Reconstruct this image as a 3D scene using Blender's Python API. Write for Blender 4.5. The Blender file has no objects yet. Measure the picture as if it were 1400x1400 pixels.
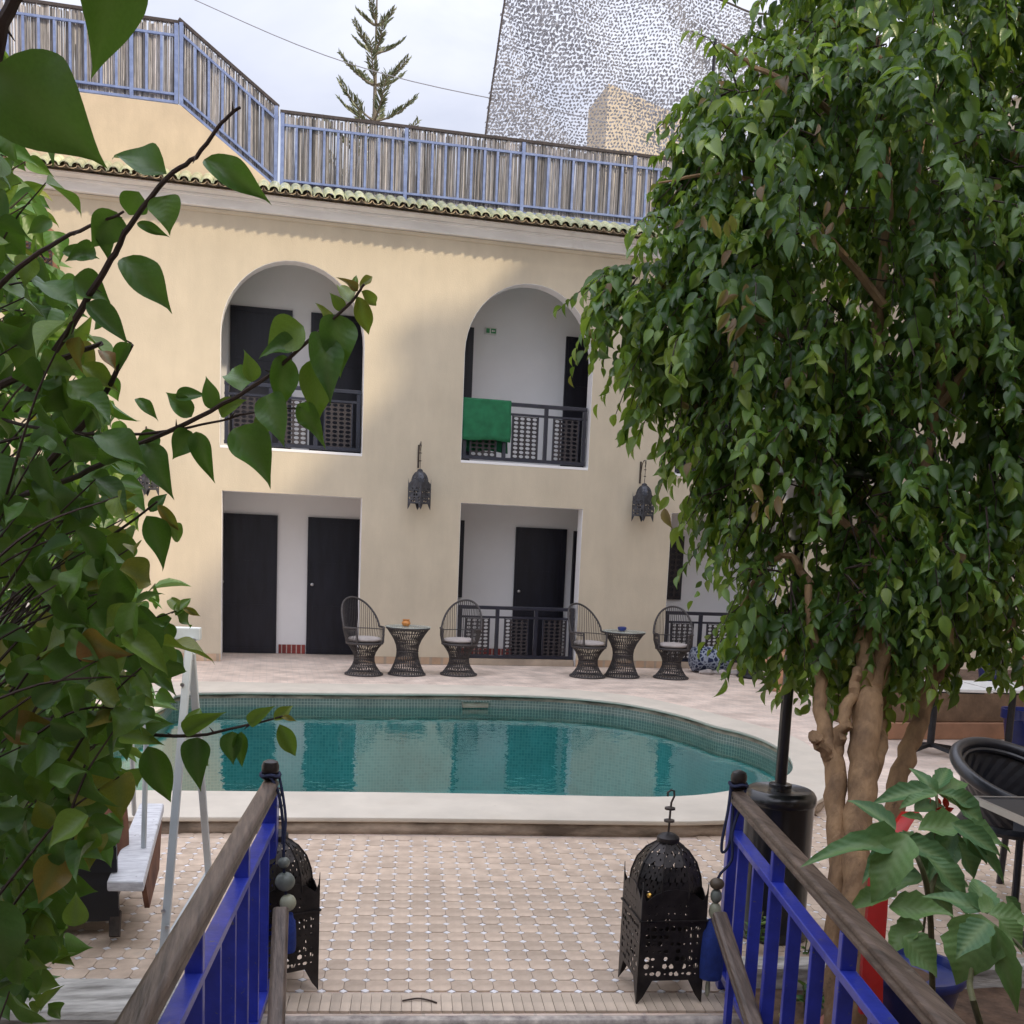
import bpy, bmesh, math, random
import numpy as np
from mathutils import Vector, Matrix
random.seed(7); RNG = np.random.default_rng(7)
R = math.radians
scene = bpy.context.scene
COL = scene.collection

# ------------------------------------------------------------------ camera
YAW, PITCH, ROLL = R(13.6), R(7.45), R(2.46)
CAM = Vector((0.0, -14.2, 1.665))
FW = Vector((math.sin(YAW)*math.cos(PITCH), math.cos(YAW)*math.cos(PITCH), -math.sin(PITCH)))
_r0 = Vector((math.cos(YAW), -math.sin(YAW), 0)); _u0 = _r0.cross(FW)
RT = _r0*math.cos(ROLL) + _u0*math.sin(ROLL); UP = _u0*math.cos(ROLL) - _r0*math.sin(ROLL)
cd = bpy.data.cameras.new('camera'); cam = bpy.data.objects.new('camera', cd); COL.objects.link(cam)
cam.matrix_world = Matrix((( RT.x, UP.x, -FW.x, CAM.x), (RT.y, UP.y, -FW.y, CAM.y), (RT.z, UP.z, -FW.z, CAM.z), (0, 0, 0, 1)))
cd.sensor_width = 36; cd.lens = 36.0; cd.shift_y = 233/1400; cd.clip_start = .02; cd.clip_end = 800
scene.camera = cam

# ------------------------------------------------------------------ light
SUN = Vector((1.0, -0.98, 1.09)).normalized()          # towards the sun
sl = bpy.data.lights.new('sun', 'SUN'); sl.energy = 1.7; sl.angle = R(2.0); sl.color = (1.0, .84, .60)
so = bpy.data.objects.new('sun', sl); COL.objects.link(so)
so.rotation_euler = (-SUN).to_track_quat('-Z', 'Y').to_euler()
w = bpy.data.worlds.new('World'); scene.world = w; w.use_nodes = True
nt = w.node_tree; nt.nodes.clear()
def wn(t, **k):
    n = nt.nodes.new(t)
    for a, b in k.items(): setattr(n, a, b)
    return n
sky = wn('ShaderNodeTexSky'); sky.sky_type = 'NISHITA'; sky.sun_disc = False
sky.sun_elevation = math.asin(SUN.z); sky.sun_rotation = math.atan2(SUN.x, SUN.y); sky.dust_density = 2.0
tc = wn('ShaderNodeTexCoord'); sep = wn('ShaderNodeSeparateXYZ'); nt.links.new(tc.outputs['Generated'], sep.inputs[0])
zc = wn('ShaderNodeClamp'); nt.links.new(sep.outputs['Z'], zc.inputs[0])
z2 = wn('ShaderNodeMath', operation='POWER'); nt.links.new(zc.outputs[0], z2.inputs[0]); z2.inputs[1].default_value = 1.7
grad = wn('ShaderNodeMath', operation='MULTIPLY_ADD'); nt.links.new(z2.outputs[0], grad.inputs[0]); grad.inputs[1].default_value = 1.25; grad.inputs[2].default_value = .345   # overcast: brightest overhead
mp = wn('ShaderNodeMapping'); mp.inputs['Scale'].default_value = (1.2, 1.2, 3.2); nt.links.new(tc.outputs['Generated'], mp.inputs[0])
nz = wn('ShaderNodeTexNoise'); nz.inputs['Scale'].default_value = 2.6; nz.inputs['Detail'].default_value = 6; nz.inputs['Roughness'].default_value = .55; nz.inputs['Distortion'].default_value = .4
nt.links.new(mp.outputs[0], nz.inputs['Vector'])
cr = wn('ShaderNodeValToRGB'); nt.links.new(nz.outputs['Fac'], cr.inputs[0])
cr.color_ramp.elements[0].position = .33; cr.color_ramp.elements[0].color = (8.0, 8.3, 9.8, 1)
cr.color_ramp.elements[1].position = .66; cr.color_ramp.elements[1].color = (11.2, 11.3, 12.3, 1)
mul = wn('ShaderNodeMix', data_type='RGBA', blend_type='MULTIPLY'); mul.inputs['Factor'].default_value = 1
nt.links.new(cr.outputs[0], mul.inputs[6]); nt.links.new(grad.outputs[0], mul.inputs[7])
mx = wn('ShaderNodeMix', data_type='RGBA'); mx.inputs['Factor'].default_value = .82
nt.links.new(sky.outputs[0], mx.inputs[6]); nt.links.new(mul.outputs[2], mx.inputs[7])
bg = wn('ShaderNodeBackground'); bg.inputs['Strength'].default_value = .1; nt.links.new(mx.outputs[2], bg.inputs[0])
nt.links.new(bg.outputs[0], wn('ShaderNodeOutputWorld').inputs[0])
vs = scene.view_settings; vs.view_transform = 'Standard'; vs.look = 'None'; vs.exposure = .82; vs.gamma = 1; vs.use_curve_mapping = False
scene.cycles.max_bounces = 10; scene.cycles.transparent_max_bounces = 16
scene.cycles.caustics_reflective = False; scene.cycles.caustics_refractive = False

# ------------------------------------------------------------------ frames
def at(px, py, t): return CAM + (FW + RT*((px-700)/1400) - UP*((py-933)/1400))*t
_d = FW
A8 = R(8)                                              # the patio paving is turned 8 degrees from the facade
def uv(u, v, z=0.0): return Vector((u*math.cos(A8)+v*math.sin(A8), -u*math.sin(A8)+v*math.cos(A8), z))
def uvb(u, v): return tuple(uv(u, v)[:2])

# ------------------------------------------------------------------ materials
def nodes(name):
    m = bpy.data.materials.new(name); m.use_nodes = True
    t = m.node_tree; b = t.nodes['Principled BSDF']
    return m, t, b
def N(t, k, **kw):
    n = t.nodes.new(k)
    for a, v in kw.items(): setattr(n, a, v)
    return n
def mat(name, c, rough=.6, var=.12, scale=6.0, bump=.0, bscale=40., metal=0., spec=.5, c2=None, obj_random=0., coat=0., stretch=None, detail=5):
    """base colour with uneven tone (noise), optional relief and per-piece variation"""
    m, t, b = nodes(name)
    tcn = N(t, 'ShaderNodeTexCoord'); mp = N(t, 'ShaderNodeMapping'); t.links.new(tcn.outputs['Object'], mp.inputs[0])
    if stretch: mp.inputs['Scale'].default_value = stretch
    n1 = N(t, 'ShaderNodeTexNoise'); n1.inputs['Scale'].default_value = scale; n1.inputs['Detail'].default_value = detail
    n1.inputs['Roughness'].default_value = .6
    t.links.new(mp.outputs[0], n1.inputs['Vector'])
    r = N(t, 'ShaderNodeValToRGB'); t.links.new(n1.outputs['Fac'], r.inputs[0])
    lo = c2 if c2 else tuple(x*(1-var) for x in c); hi = tuple(min(1, x*(1+var)) for x in c)
    r.color_ramp.elements[0].position = .32; r.color_ramp.elements[1].position = .68
    r.color_ramp.elements[0].color = (*lo, 1); r.color_ramp.elements[1].color = (*hi, 1)
    out = r.outputs[0]
    if obj_random:
        oi = N(t, 'ShaderNodeObjectInfo'); mr = N(t, 'ShaderNodeMapRange'); t.links.new(oi.outputs['Random'], mr.inputs[0])
        mr.inputs['To Min'].default_value = 1-obj_random; mr.inputs['To Max'].default_value = 1+obj_random
        at_ = N(t, 'ShaderNodeAttribute', attribute_name='lv')
        ad = N(t, 'ShaderNodeMath', operation='MULTIPLY_ADD'); t.links.new(at_.outputs['Fac'], ad.inputs[0]); ad.inputs[1].default_value = obj_random*2; t.links.new(mr.outputs[0], ad.inputs[2])
        hm = N(t, 'ShaderNodeMix', data_type='RGBA', blend_type='MULTIPLY'); hm.inputs['Factor'].default_value = 1
        t.links.new(out, hm.inputs[6]); t.links.new(ad.outputs[0], hm.inputs[7]); out = hm.outputs[2]
    t.links.new(out, b.inputs['Base Color'])
    b.inputs['Roughness'].default_value = rough; b.inputs['Metallic'].default_value = metal
    b.inputs['Specular IOR Level'].default_value = spec; b.inputs['Coat Weight'].default_value = coat
    if bump:
        n2 = N(t, 'ShaderNodeTexNoise'); n2.inputs['Scale'].default_value = bscale; n2.inputs['Detail'].default_value = 4
        t.links.new(mp.outputs[0], n2.inputs['Vector'])
        bp = N(t, 'ShaderNodeBump'); bp.inputs['Strength'].default_value = bump; bp.inputs['Distance'].default_value = .01
        t.links.new(n2.outputs['Fac'], bp.inputs['Height']); t.links.new(bp.outputs[0], b.inputs['Normal'])
    return m
def leaf_mat(name, cols, rough=.38, trans=.28, tcol=(.20, .36, .03), veins=.07):
    m, t, b = nodes(name)
    a = N(t, 'ShaderNodeAttribute', attribute_name='lv'); oi = N(t, 'ShaderNodeObjectInfo')
    ad = N(t, 'ShaderNodeMath', operation='MULTIPLY_ADD'); t.links.new(oi.outputs['Random'], ad.inputs[0]); ad.inputs[1].default_value = .14; t.links.new(a.outputs['Fac'], ad.inputs[2])
    r = N(t, 'ShaderNodeValToRGB'); t.links.new(ad.outputs[0], r.inputs[0])
    while len(r.color_ramp.elements) < len(cols): r.color_ramp.elements.new(.5)
    for e, (p, c) in zip(r.color_ramp.elements, cols): e.position = p; e.color = (*c, 1)
    n1 = N(t, 'ShaderNodeTexNoise'); n1.inputs['Scale'].default_value = 26; n1.inputs['Detail'].default_value = 3
    tcn = N(t, 'ShaderNodeTexCoord'); t.links.new(tcn.outputs['Object'], n1.inputs['Vector'])
    mr = N(t, 'ShaderNodeMapRange'); t.links.new(n1.outputs['Fac'], mr.inputs[0]); mr.inputs['To Min'].default_value = .7; mr.inputs['To Max'].default_value = 1.3
    mm = N(t, 'ShaderNodeMix', data_type='RGBA', blend_type='MULTIPLY'); mm.inputs['Factor'].default_value = 1
    t.links.new(r.outputs[0], mm.inputs[6]); t.links.new(mr.outputs[0], mm.inputs[7])
    ax_ = N(t, 'ShaderNodeAttribute', attribute_name='lx'); ay_ = N(t, 'ShaderNodeAttribute', attribute_name='ly')   # along and across the blade
    aa = N(t, 'ShaderNodeMath', operation='ABSOLUTE'); t.links.new(ay_.outputs['Fac'], aa.inputs[0])
    ph = N(t, 'ShaderNodeMath', operation='MULTIPLY_ADD'); t.links.new(aa.outputs[0], ph.inputs[0]); ph.inputs[1].default_value = -.55; t.links.new(ax_.outputs['Fac'], ph.inputs[2])
    fq = N(t, 'ShaderNodeMath', operation='MULTIPLY'); t.links.new(ph.outputs[0], fq.inputs[0]); fq.inputs[1].default_value = 50
    sn = N(t, 'ShaderNodeMath', operation='SINE'); t.links.new(fq.outputs[0], sn.inputs[0])
    pk = N(t, 'ShaderNodeMapRange'); t.links.new(sn.outputs[0], pk.inputs[0]); pk.inputs['From Min'].default_value = .55; pk.inputs['To Max'].default_value = veins
    sv = N(t, 'ShaderNodeMix', data_type='RGBA'); sv.inputs[7].default_value = (.13, .21, .07, 1); t.links.new(pk.outputs[0], sv.inputs['Factor']); t.links.new(mm.outputs[2], sv.inputs[6])
    bpn = N(t, 'ShaderNodeBump'); bpn.inputs['Strength'].default_value = veins*.9; bpn.inputs['Distance'].default_value = .002; t.links.new(sn.outputs[0], bpn.inputs['Height']); t.links.new(bpn.outputs[0], b.inputs['Normal'])
    vn = N(t, 'ShaderNodeAttribute', attribute_name='vein')
    vm = N(t, 'ShaderNodeMix', data_type='RGBA'); vm.inputs[7].default_value = (.16, .25, .09, 1); t.links.new(vn.outputs['Fac'], vm.inputs['Factor']); t.links.new(sv.outputs[2], vm.inputs[6])
    t.links.new(vm.outputs[2], b.inputs['Base Color']); b.inputs['Roughness'].default_value = rough; b.inputs['Specular IOR Level'].default_value = .45
    tl = N(t, 'ShaderNodeBsdfTranslucent')
    tm = N(t, 'ShaderNodeMix', data_type='RGBA'); tm.inputs['Factor'].default_value = .6; t.links.new(mm.outputs[2], tm.inputs[6]); tm.inputs[7].default_value = (*tcol, 1)
    t.links.new(tm.outputs[2], tl.inputs[0])
    ms = N(t, 'ShaderNodeMixShader'); ms.inputs[0].default_value = trans
    t.links.new(b.outputs[0], ms.inputs[1]); t.links.new(tl.outputs[0], ms.inputs[2]); t.links.new(ms.outputs[0], t.nodes['Material Output'].inputs[0])
    return m
def brick_mat(name, c1, c2, mortar, scale, bw, bh, rot=0., rough=.7, bump=.25, msize=.02):
    m, t, b = nodes(name)
    tcn = N(t, 'ShaderNodeTexCoord'); mp = N(t, 'ShaderNodeMapping'); t.links.new(tcn.outputs['Object'], mp.inputs[0]); mp.inputs['Rotation'].default_value = (0, 0, rot)
    br = N(t, 'ShaderNodeTexBrick'); t.links.new(mp.outputs[0], br.inputs['Vector'])
    br.inputs['Color1'].default_value = (*c1, 1); br.inputs['Color2'].default_value = (*c2, 1); br.inputs['Mortar'].default_value = (*mortar, 1)
    br.inputs['Scale'].default_value = scale; br.inputs['Brick Width'].default_value = bw; br.inputs['Row Height'].default_value = bh; br.inputs['Mortar Size'].default_value = msize
    n1 = N(t, 'ShaderNodeTexNoise'); n1.inputs['Scale'].default_value = 3.0; n1.inputs['Detail'].default_value = 8; t.links.new(tcn.outputs['Object'], n1.inputs['Vector'])
    mr = N(t, 'ShaderNodeMapRange'); t.links.new(n1.outputs['Fac'], mr.inputs[0]); mr.inputs['From Min'].default_value = .3; mr.inputs['From Max'].default_value = .7; mr.inputs['To Min'].default_value = .72; mr.inputs['To Max'].default_value = 1.2
    mm = N(t, 'ShaderNodeMix', data_type='RGBA', blend_type='MULTIPLY'); mm.inputs['Factor'].default_value = 1
    t.links.new(br.outputs[0], mm.inputs[6]); t.links.new(mr.outputs[0], mm.inputs[7]); t.links.new(mm.outputs[2], b.inputs['Base Color'])
    b.inputs['Roughness'].default_value = rough
    bp = N(t, 'ShaderNodeBump'); bp.inputs['Strength'].default_value = bump; bp.inputs['Distance'].default_value = .004; bp.invert = True
    t.links.new(br.outputs['Fac'], bp.inputs['Height']); t.links.new(bp.outputs[0], b.inputs['Normal'])
    return m
M = {}
M['ochre'] = mat('ochre_plaster', (.60, .525, .40), .85, .05, 1.3, bump=.25, bscale=60, detail=9)
M['ochre2'] = mat('ochre_plaster_parapet', (.61, .50, .36), .85, .07, 2.0, bump=.2, bscale=50, detail=9)
def streaks(m, dark, lo, hi):
    t = m.node_tree; b = t.nodes['Principled BSDF']; src = b.inputs['Base Color'].links[0].from_socket
    tcn = N(t, 'ShaderNodeTexCoord'); mp = N(t, 'ShaderNodeMapping'); mp.inputs['Scale'].default_value = (2.0, 2.0, .5); t.links.new(tcn.outputs['Object'], mp.inputs[0])
    n = N(t, 'ShaderNodeTexNoise'); n.inputs['Scale'].default_value = 2.0; n.inputs['Detail'].default_value = 7; n.inputs['Roughness'].default_value = .65; t.links.new(mp.outputs[0], n.inputs['Vector'])
    n2 = N(t, 'ShaderNodeTexNoise'); n2.inputs['Scale'].default_value = .55; n2.inputs['Detail'].default_value = 9; t.links.new(tcn.outputs['Object'], n2.inputs['Vector'])
    ad = N(t, 'ShaderNodeMath', operation='ADD'); t.links.new(n.outputs['Fac'], ad.inputs[0]); t.links.new(n2.outputs['Fac'], ad.inputs[1])
    mr = N(t, 'ShaderNodeMapRange'); t.links.new(ad.outputs[0], mr.inputs[0]); mr.inputs['From Min'].default_value = lo; mr.inputs['From Max'].default_value = hi; mr.inputs['To Min'].default_value = dark; mr.inputs['To Max'].default_value = 1.04
    mm = N(t, 'ShaderNodeMix', data_type='RGBA', blend_type='MULTIPLY'); mm.inputs['Factor'].default_value = 1; t.links.new(src, mm.inputs[6]); t.links.new(mr.outputs[0], mm.inputs[7]); t.links.new(mm.outputs[2], b.inputs['Base Color'])
streaks(M['ochre'], .93, .8, 1.2); streaks(M['ochre2'], .88, .8, 1.2)
M['white'] = mat('white_plaster', (.86, .855, .86), .8, .03, 1.5, bump=.1, bscale=50)
M['cornice'] = mat('cornice_plaster', (.82, .82, .82), .8, .10, 3, bump=.1, stretch=(.6, 1, 3))
M['skirt'] = brick_mat('skirting_tile', (.50, .34, .22), (.58, .42, .29), (.42, .34, .26), 1, .16, .08)
M['door'] = mat('dark_door_paint', (.012, .012, .020), .42, .35, 3, spec=.4, stretch=(4, 4, .6))
M['iron'] = mat('black_iron', (.016, .016, .02), .45, .4, 12, metal=.3)
M['rust'] = mat('rusty_iron', (.05, .036, .028), .6, .5, 18, bump=.2)
M['railpaint'] = mat('dark_rail_paint', (.016, .018, .032), .35, .3, 8, coat=.2)
M['lattice'] = mat('lattice_wood', (.030, .024, .026), .55, .35, 12)
M['redtile'] = brick_mat('red_skirting_tile', (.22, .035, .03), (.27, .05, .04), (.45, .38, .34), 1, .07, .07, msize=.008)
M['rooftile'] = mat('green_glazed_tile', (.49, .49, .33), .35, .3, 14, c2=(.24, .29, .16), obj_random=.3, coat=.3)
M['clay'] = mat('raw_clay', (.46, .36, .24), .85, .2, 14, obj_random=.15)
M['fenceblue'] = mat('faded_blue_paint', (.19, .25, .44), .55, .2, 10, c2=(.13, .18, .36))
M['reed'] = mat('grey_reed', (.58, .555, .55), .85, .25, 8, obj_random=.38, stretch=(6, 6, .8))
M['reedcap'] = mat('dark_reed_binding', (.06, .05, .05), .9, .3, 20)
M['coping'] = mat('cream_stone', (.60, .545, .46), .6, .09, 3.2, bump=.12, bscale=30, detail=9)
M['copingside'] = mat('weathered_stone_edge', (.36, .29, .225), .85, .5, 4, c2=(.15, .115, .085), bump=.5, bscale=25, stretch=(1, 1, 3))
M['patiofar'] = brick_mat('clay_paving', (.68, .545, .455), (.76, .63, .54), (.60, .51, .44), 1, .16, .055, rot=R(0), msize=.006)
M['octile'] = mat('clay_octagon_tile', (.53, .42, .325), .55, .14, 9, c2=(.40, .305, .23), obj_random=.13, bump=.1, bscale=40)
M['dot'] = mat('white_glazed_dot', (.74, .73, .75), .35, .1, 30, obj_random=.1)
M['grout'] = mat('grout', (.36, .29, .24), .9, .15, 30)
M['border'] = mat('border_tile', (.53, .43, .335), .6, .15, 14, obj_random=.12, bump=.1)
M['nosing'] = mat('worn_nosing', (.46, .41, .36), .75, .35, 16, c2=(.20, .17, .16), bump=.3)
M['soil'] = mat('soil', (.115, .07, .045), .95, .45, 14, bump=.8, bscale=30)
M['earth'] = mat('dry_earth', (.22, .16, .11), .95, .3, 1.5, bump=.5, bscale=12)
M['blue'] = mat('majorelle_blue_paint', (.026, .044, .40), .4, .18, 14, coat=.25, bump=.08, bscale=60)
M['handrail'] = mat('weathered_handrail_wood', (.13, .093, .072), .45, .25, 5, c2=(.05, .034, .026), bump=.25, bscale=14, stretch=(16, 1.1, 4))
M['finial'] = mat('dark_turned_wood', (.022, .016, .015), .35, .4, 20)
M['rope'] = mat('navy_cord', (.012, .018, .055), .8, .3, 60)
M['bluecloth'] = mat('blue_felt', (.012, .035, .21), .85, .2, 30, bump=.3, bscale=120)
M['bead'] = mat('pale_stone_bead', (.36, .37, .27), .35, .2, 12)
M['beadgrey'] = mat('grey_stone_bead', (.16, .18, .16), .4, .3, 14)
M['beadbrown'] = mat('brown_bead', (.10, .075, .05), .5, .3, 14)
M['lantern'] = mat('pierced_black_metal', (.034, .029, .028), .45, .5, 10, c2=(.012, .011, .012), metal=.5, bump=.15, bscale=50)
M['lanternwall'] = mat('pierced_blueblack_metal', (.07, .075, .09), .5, .4, 12, c2=(.035, .035, .04), metal=.4)
M['brass'] = mat('brass', (.6, .36, .08), .3, .1, 10, metal=1)
M['wicker'] = mat('dark_wicker', (.052, .046, .046), .6, .3, 30, obj_random=.1)
M['cushion'] = mat('grey_cushion_cloth', (.42, .38, .36), .9, .1, 12, bump=.2, bscale=150)
M['towel'] = mat('green_towel', (.018, .15, .065), .95, .2, 9, bump=.5, bscale=200)
M['bark'] = mat('ficus_bark', (.33, .205, .105), .8, .2, 16, c2=(.16, .095, .05), bump=.7, bscale=55, stretch=(1, 1, .45), detail=9)
M['twig'] = mat('twig_bark', (.055, .036, .030), .8, .3, 20)
M['greenstem'] = mat('green_stem', (.10, .10, .04), .7, .3, 20)
M['heater'] = mat('black_enamel', (.010, .010, .012), .28, .2, 4, coat=.5)
M['whitepaint'] = mat('white_swing_paint', (.52, .57, .60), .45, .08, 8)
M['whiteboard'] = mat('scuffed_white_board', (.70, .71, .73), .5, .1, 14, c2=(.50, .50, .53), stretch=(1, 6, 6))
M['blackpvc'] = mat('black_vinyl', (.009, .010, .014), .5, .3, 3)
M['browncush'] = mat('brown_cushion', (.20, .095, .055), .9, .25, 8, c2=(.09, .035, .025))
M['curb'] = mat('flaking_white_curb', (.55, .53, .49), .8, .2, 7, c2=(.20, .19, .17), bump=.6, bscale=22, stretch=(.6, 3, 3))
M['redpaint'] = mat('red_paint', (.42, .014, .012), .45, .15, 10)
M['pinkfoot'] = mat('faded_pink_clay', (.42, .17, .13), .8, .2, 10)
M['terracotta'] = mat('terracotta', (.42, .16, .08), .8, .2, 9)
M['tanpot'] = mat('tan_clay', (.50, .28, .16), .8, .2, 9)
M['orangepot'] = mat('orange_pot', (.55, .22, .05), .5, .3, 30)
M['bluepot'] = mat('blue_glaze', (.014, .03, .17), .3, .2, 10, coat=.4)
M['tabletop'] = mat('pale_stone_top', (.66, .66, .64), .5, .08, 9)
M['rattan'] = mat('black_rattan', (.014, .016, .024), .38, .3, 30, coat=.2)
M['steel'] = mat('brushed_steel', (.55, .55, .56), .3, .05, 10, metal=1)
M['net'] = leaf_mat('camouflage_net', [(0, (.26, .26, .28)), (1, (.40, .40, .42))], .9, .45, tcol=(.5, .5, .52), veins=0.)
M['beige'] = mat('beige_render', (.55, .47, .36), .9, .1, 2)
M['pinebark'] = mat('pine_bark', (.19, .165, .13), .9, .3, 10)
M['pineneedle'] = leaf_mat('pine_needle', [(0, (.17, .20, .13)), (.6, (.24, .27, .17)), (1, (.34, .35, .23))], .6, .1)
M['palm'] = leaf_mat('palm_leaf', [(0, (.04, .07, .02)), (1, (.10, .13, .04))], .5, .15)
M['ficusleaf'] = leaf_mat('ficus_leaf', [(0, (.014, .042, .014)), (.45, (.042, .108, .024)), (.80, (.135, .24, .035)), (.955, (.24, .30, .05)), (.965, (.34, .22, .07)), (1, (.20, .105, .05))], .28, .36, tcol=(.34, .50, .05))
M['vineleaf'] = leaf_mat('vine_leaf', [(0, (.030, .095, .024)), (.5, (.082, .20, .027)), (.80, (.18, .28, .032)), (.95, (.28, .26, .04)), (1, (.26, .13, .035))], .40, .26)
M['bushleaf'] = leaf_mat('bush_leaf', [(0, (.045, .11, .03)), (.6, (.09, .19, .04)), (1, (.20, .28, .06))], .4, .3)
M['bigleaf'] = leaf_mat('big_leaf', [(0, (.060, .145, .062)), (.6, (.090, .195, .075)), (1, (.15, .26, .075))], .5, .2, veins=.2)
M['redpetal'] = leaf_mat('red_bract', [(0, (.45, .015, .01)), (1, (.6, .05, .02))], .5, .2, tcol=(.6, .03, .02))
M['exitgreen'] = mat('sign_green', (.03, .25, .08), .5, .1, 5)
M['signwhite'] = mat('sign_white', (.7, .72, .68), .5, .05, 5)
M['woodbox'] = mat('brown_window_wood', (.22, .11, .06), .6, .3, 20)
M['cable'] = mat('grey_cable', (.25, .25, .27), .7, .1, 5)
M['plantwall'] = mat('brown_planter_wall', (.20, .13, .08), .9, .3, 6, bump=.4)
M['clayband'] = mat('clay_band', (.42, .23, .14), .8, .15, 6)
def worn(m, col, thr, scale, soft=.03, wide=1.0):
    """chips, scuffs or stains with a shape of their own, in world coordinates"""
    t = m.node_tree; b = t.nodes['Principled BSDF']; src = b.inputs['Base Color'].links[0].from_socket
    g = N(t, 'ShaderNodeNewGeometry'); n = N(t, 'ShaderNodeTexNoise'); n.inputs['Scale'].default_value = scale; n.inputs['Detail'].default_value = 8; n.inputs['Roughness'].default_value = .68; t.links.new(g.outputs['Position'], n.inputs['Vector'])
    mr = N(t, 'ShaderNodeMapRange'); t.links.new(n.outputs['Fac'], mr.inputs[0]); mr.inputs['From Min'].default_value = thr; mr.inputs['From Max'].default_value = thr+soft; mr.inputs['To Max'].default_value = wide
    mm = N(t, 'ShaderNodeMix', data_type='RGBA'); t.links.new(mr.outputs[0], mm.inputs['Factor']); t.links.new(src, mm.inputs[6]); mm.inputs[7].default_value = (*col, 1); t.links.new(mm.outputs[2], b.inputs['Base Color'])
worn(M['blue'], (.10, .11, .20), .635, 38, .02); worn(M['blue'], (.09, .045, .03), .70, 16, .02)
worn(M['fenceblue'], (.22, .13, .09), .66, 9, .04, .8)
worn(M['octile'], (.36, .27, .20), .54, 2.3, .22, .55); worn(M['octile'], (.62, .53, .43), .56, 7, .2, .5); worn(M['octile'], (.22, .18, .15), .68, 11, .05, .6)
worn(M['border'], (.30, .24, .19), .55, 5, .2, .6)
worn(M['coping'], (.55, .48, .38), .55, 2.6, .25, .55); worn(M['coping'], (.42, .37, .30), .66, 14, .06, .5)
worn(M['patiofar'], (.36, .27, .22), .54, 3.2, .2, .5); worn(M['patiofar'], (.74, .62, .52), .58, 9, .15, .5)
worn(M['handrail'], (.24, .20, .17), .64, 22, .06, .4); worn(M['redpaint'], (.20, .03, .02), .58, 14, .08, .7)
worn(M['whiteboard'], (.25, .24, .25), .63, 18, .03, .7); worn(M['whitepaint'], (.30, .29, .28), .67, 15, .03, .7)
worn(M['bark'], (.07, .045, .03), .64, 13, .05, .8); worn(M['bark'], (.40, .32, .22), .62, 6, .12, .5)
worn(M['ochre'], (.50, .43, .35), .62, .9, .2, .35); worn(M['cornice'], (.45, .42, .38), .58, 2.4, .2, .5)
worn(M['rooftile'], (.40, .26, .17), .60, 5, .08, .7); worn(M['heater'], (.05, .045, .045), .62, 9, .1, .5)
def pattern_mat():
    m, t, b = nodes('blue_white_print')
    tcn = N(t, 'ShaderNodeTexCoord'); v = N(t, 'ShaderNodeTexVoronoi', feature='DISTANCE_TO_EDGE'); v.inputs['Scale'].default_value = 16; t.links.new(tcn.outputs['Object'], v.inputs['Vector'])
    n = N(t, 'ShaderNodeTexNoise'); n.inputs['Scale'].default_value = 14; n.inputs['Detail'].default_value = 6; t.links.new(tcn.outputs['Object'], n.inputs['Vector'])
    mu = N(t, 'ShaderNodeMath', operation='MULTIPLY'); t.links.new(v.outputs[0], mu.inputs[0]); t.links.new(n.outputs['Fac'], mu.inputs[1])
    r = N(t, 'ShaderNodeValToRGB'); t.links.new(mu.outputs[0], r.inputs[0]); r.color_ramp.elements[0].position = .02; r.color_ramp.elements[0].color = (.30, .34, .42, 1); r.color_ramp.elements[1].position = .09; r.color_ramp.elements[1].color = (.015, .025, .07, 1)
    t.links.new(r.outputs[0], b.inputs['Base Color']); b.inputs['Roughness'].default_value = .85
    return m
M['print'] = pattern_mat()
def glass_mat():
    m, t, b = nodes('table_glass'); b.inputs['Base Color'].default_value = (.75, .8, .78, 1); b.inputs['Roughness'].default_value = .05
    tr = N(t, 'ShaderNodeBsdfTransparent'); tr.inputs[0].default_value = (.86, .92, .9, 1)
    ms = N(t, 'ShaderNodeMixShader'); ms.inputs[0].default_value = .62; t.links.new(b.outputs[0], ms.inputs[1]); t.links.new(tr.outputs[0], ms.inputs[2]); t.links.new(ms.outputs[0], t.nodes['Material Output'].inputs[0])
    return m
M['glass'] = glass_mat()
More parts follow.
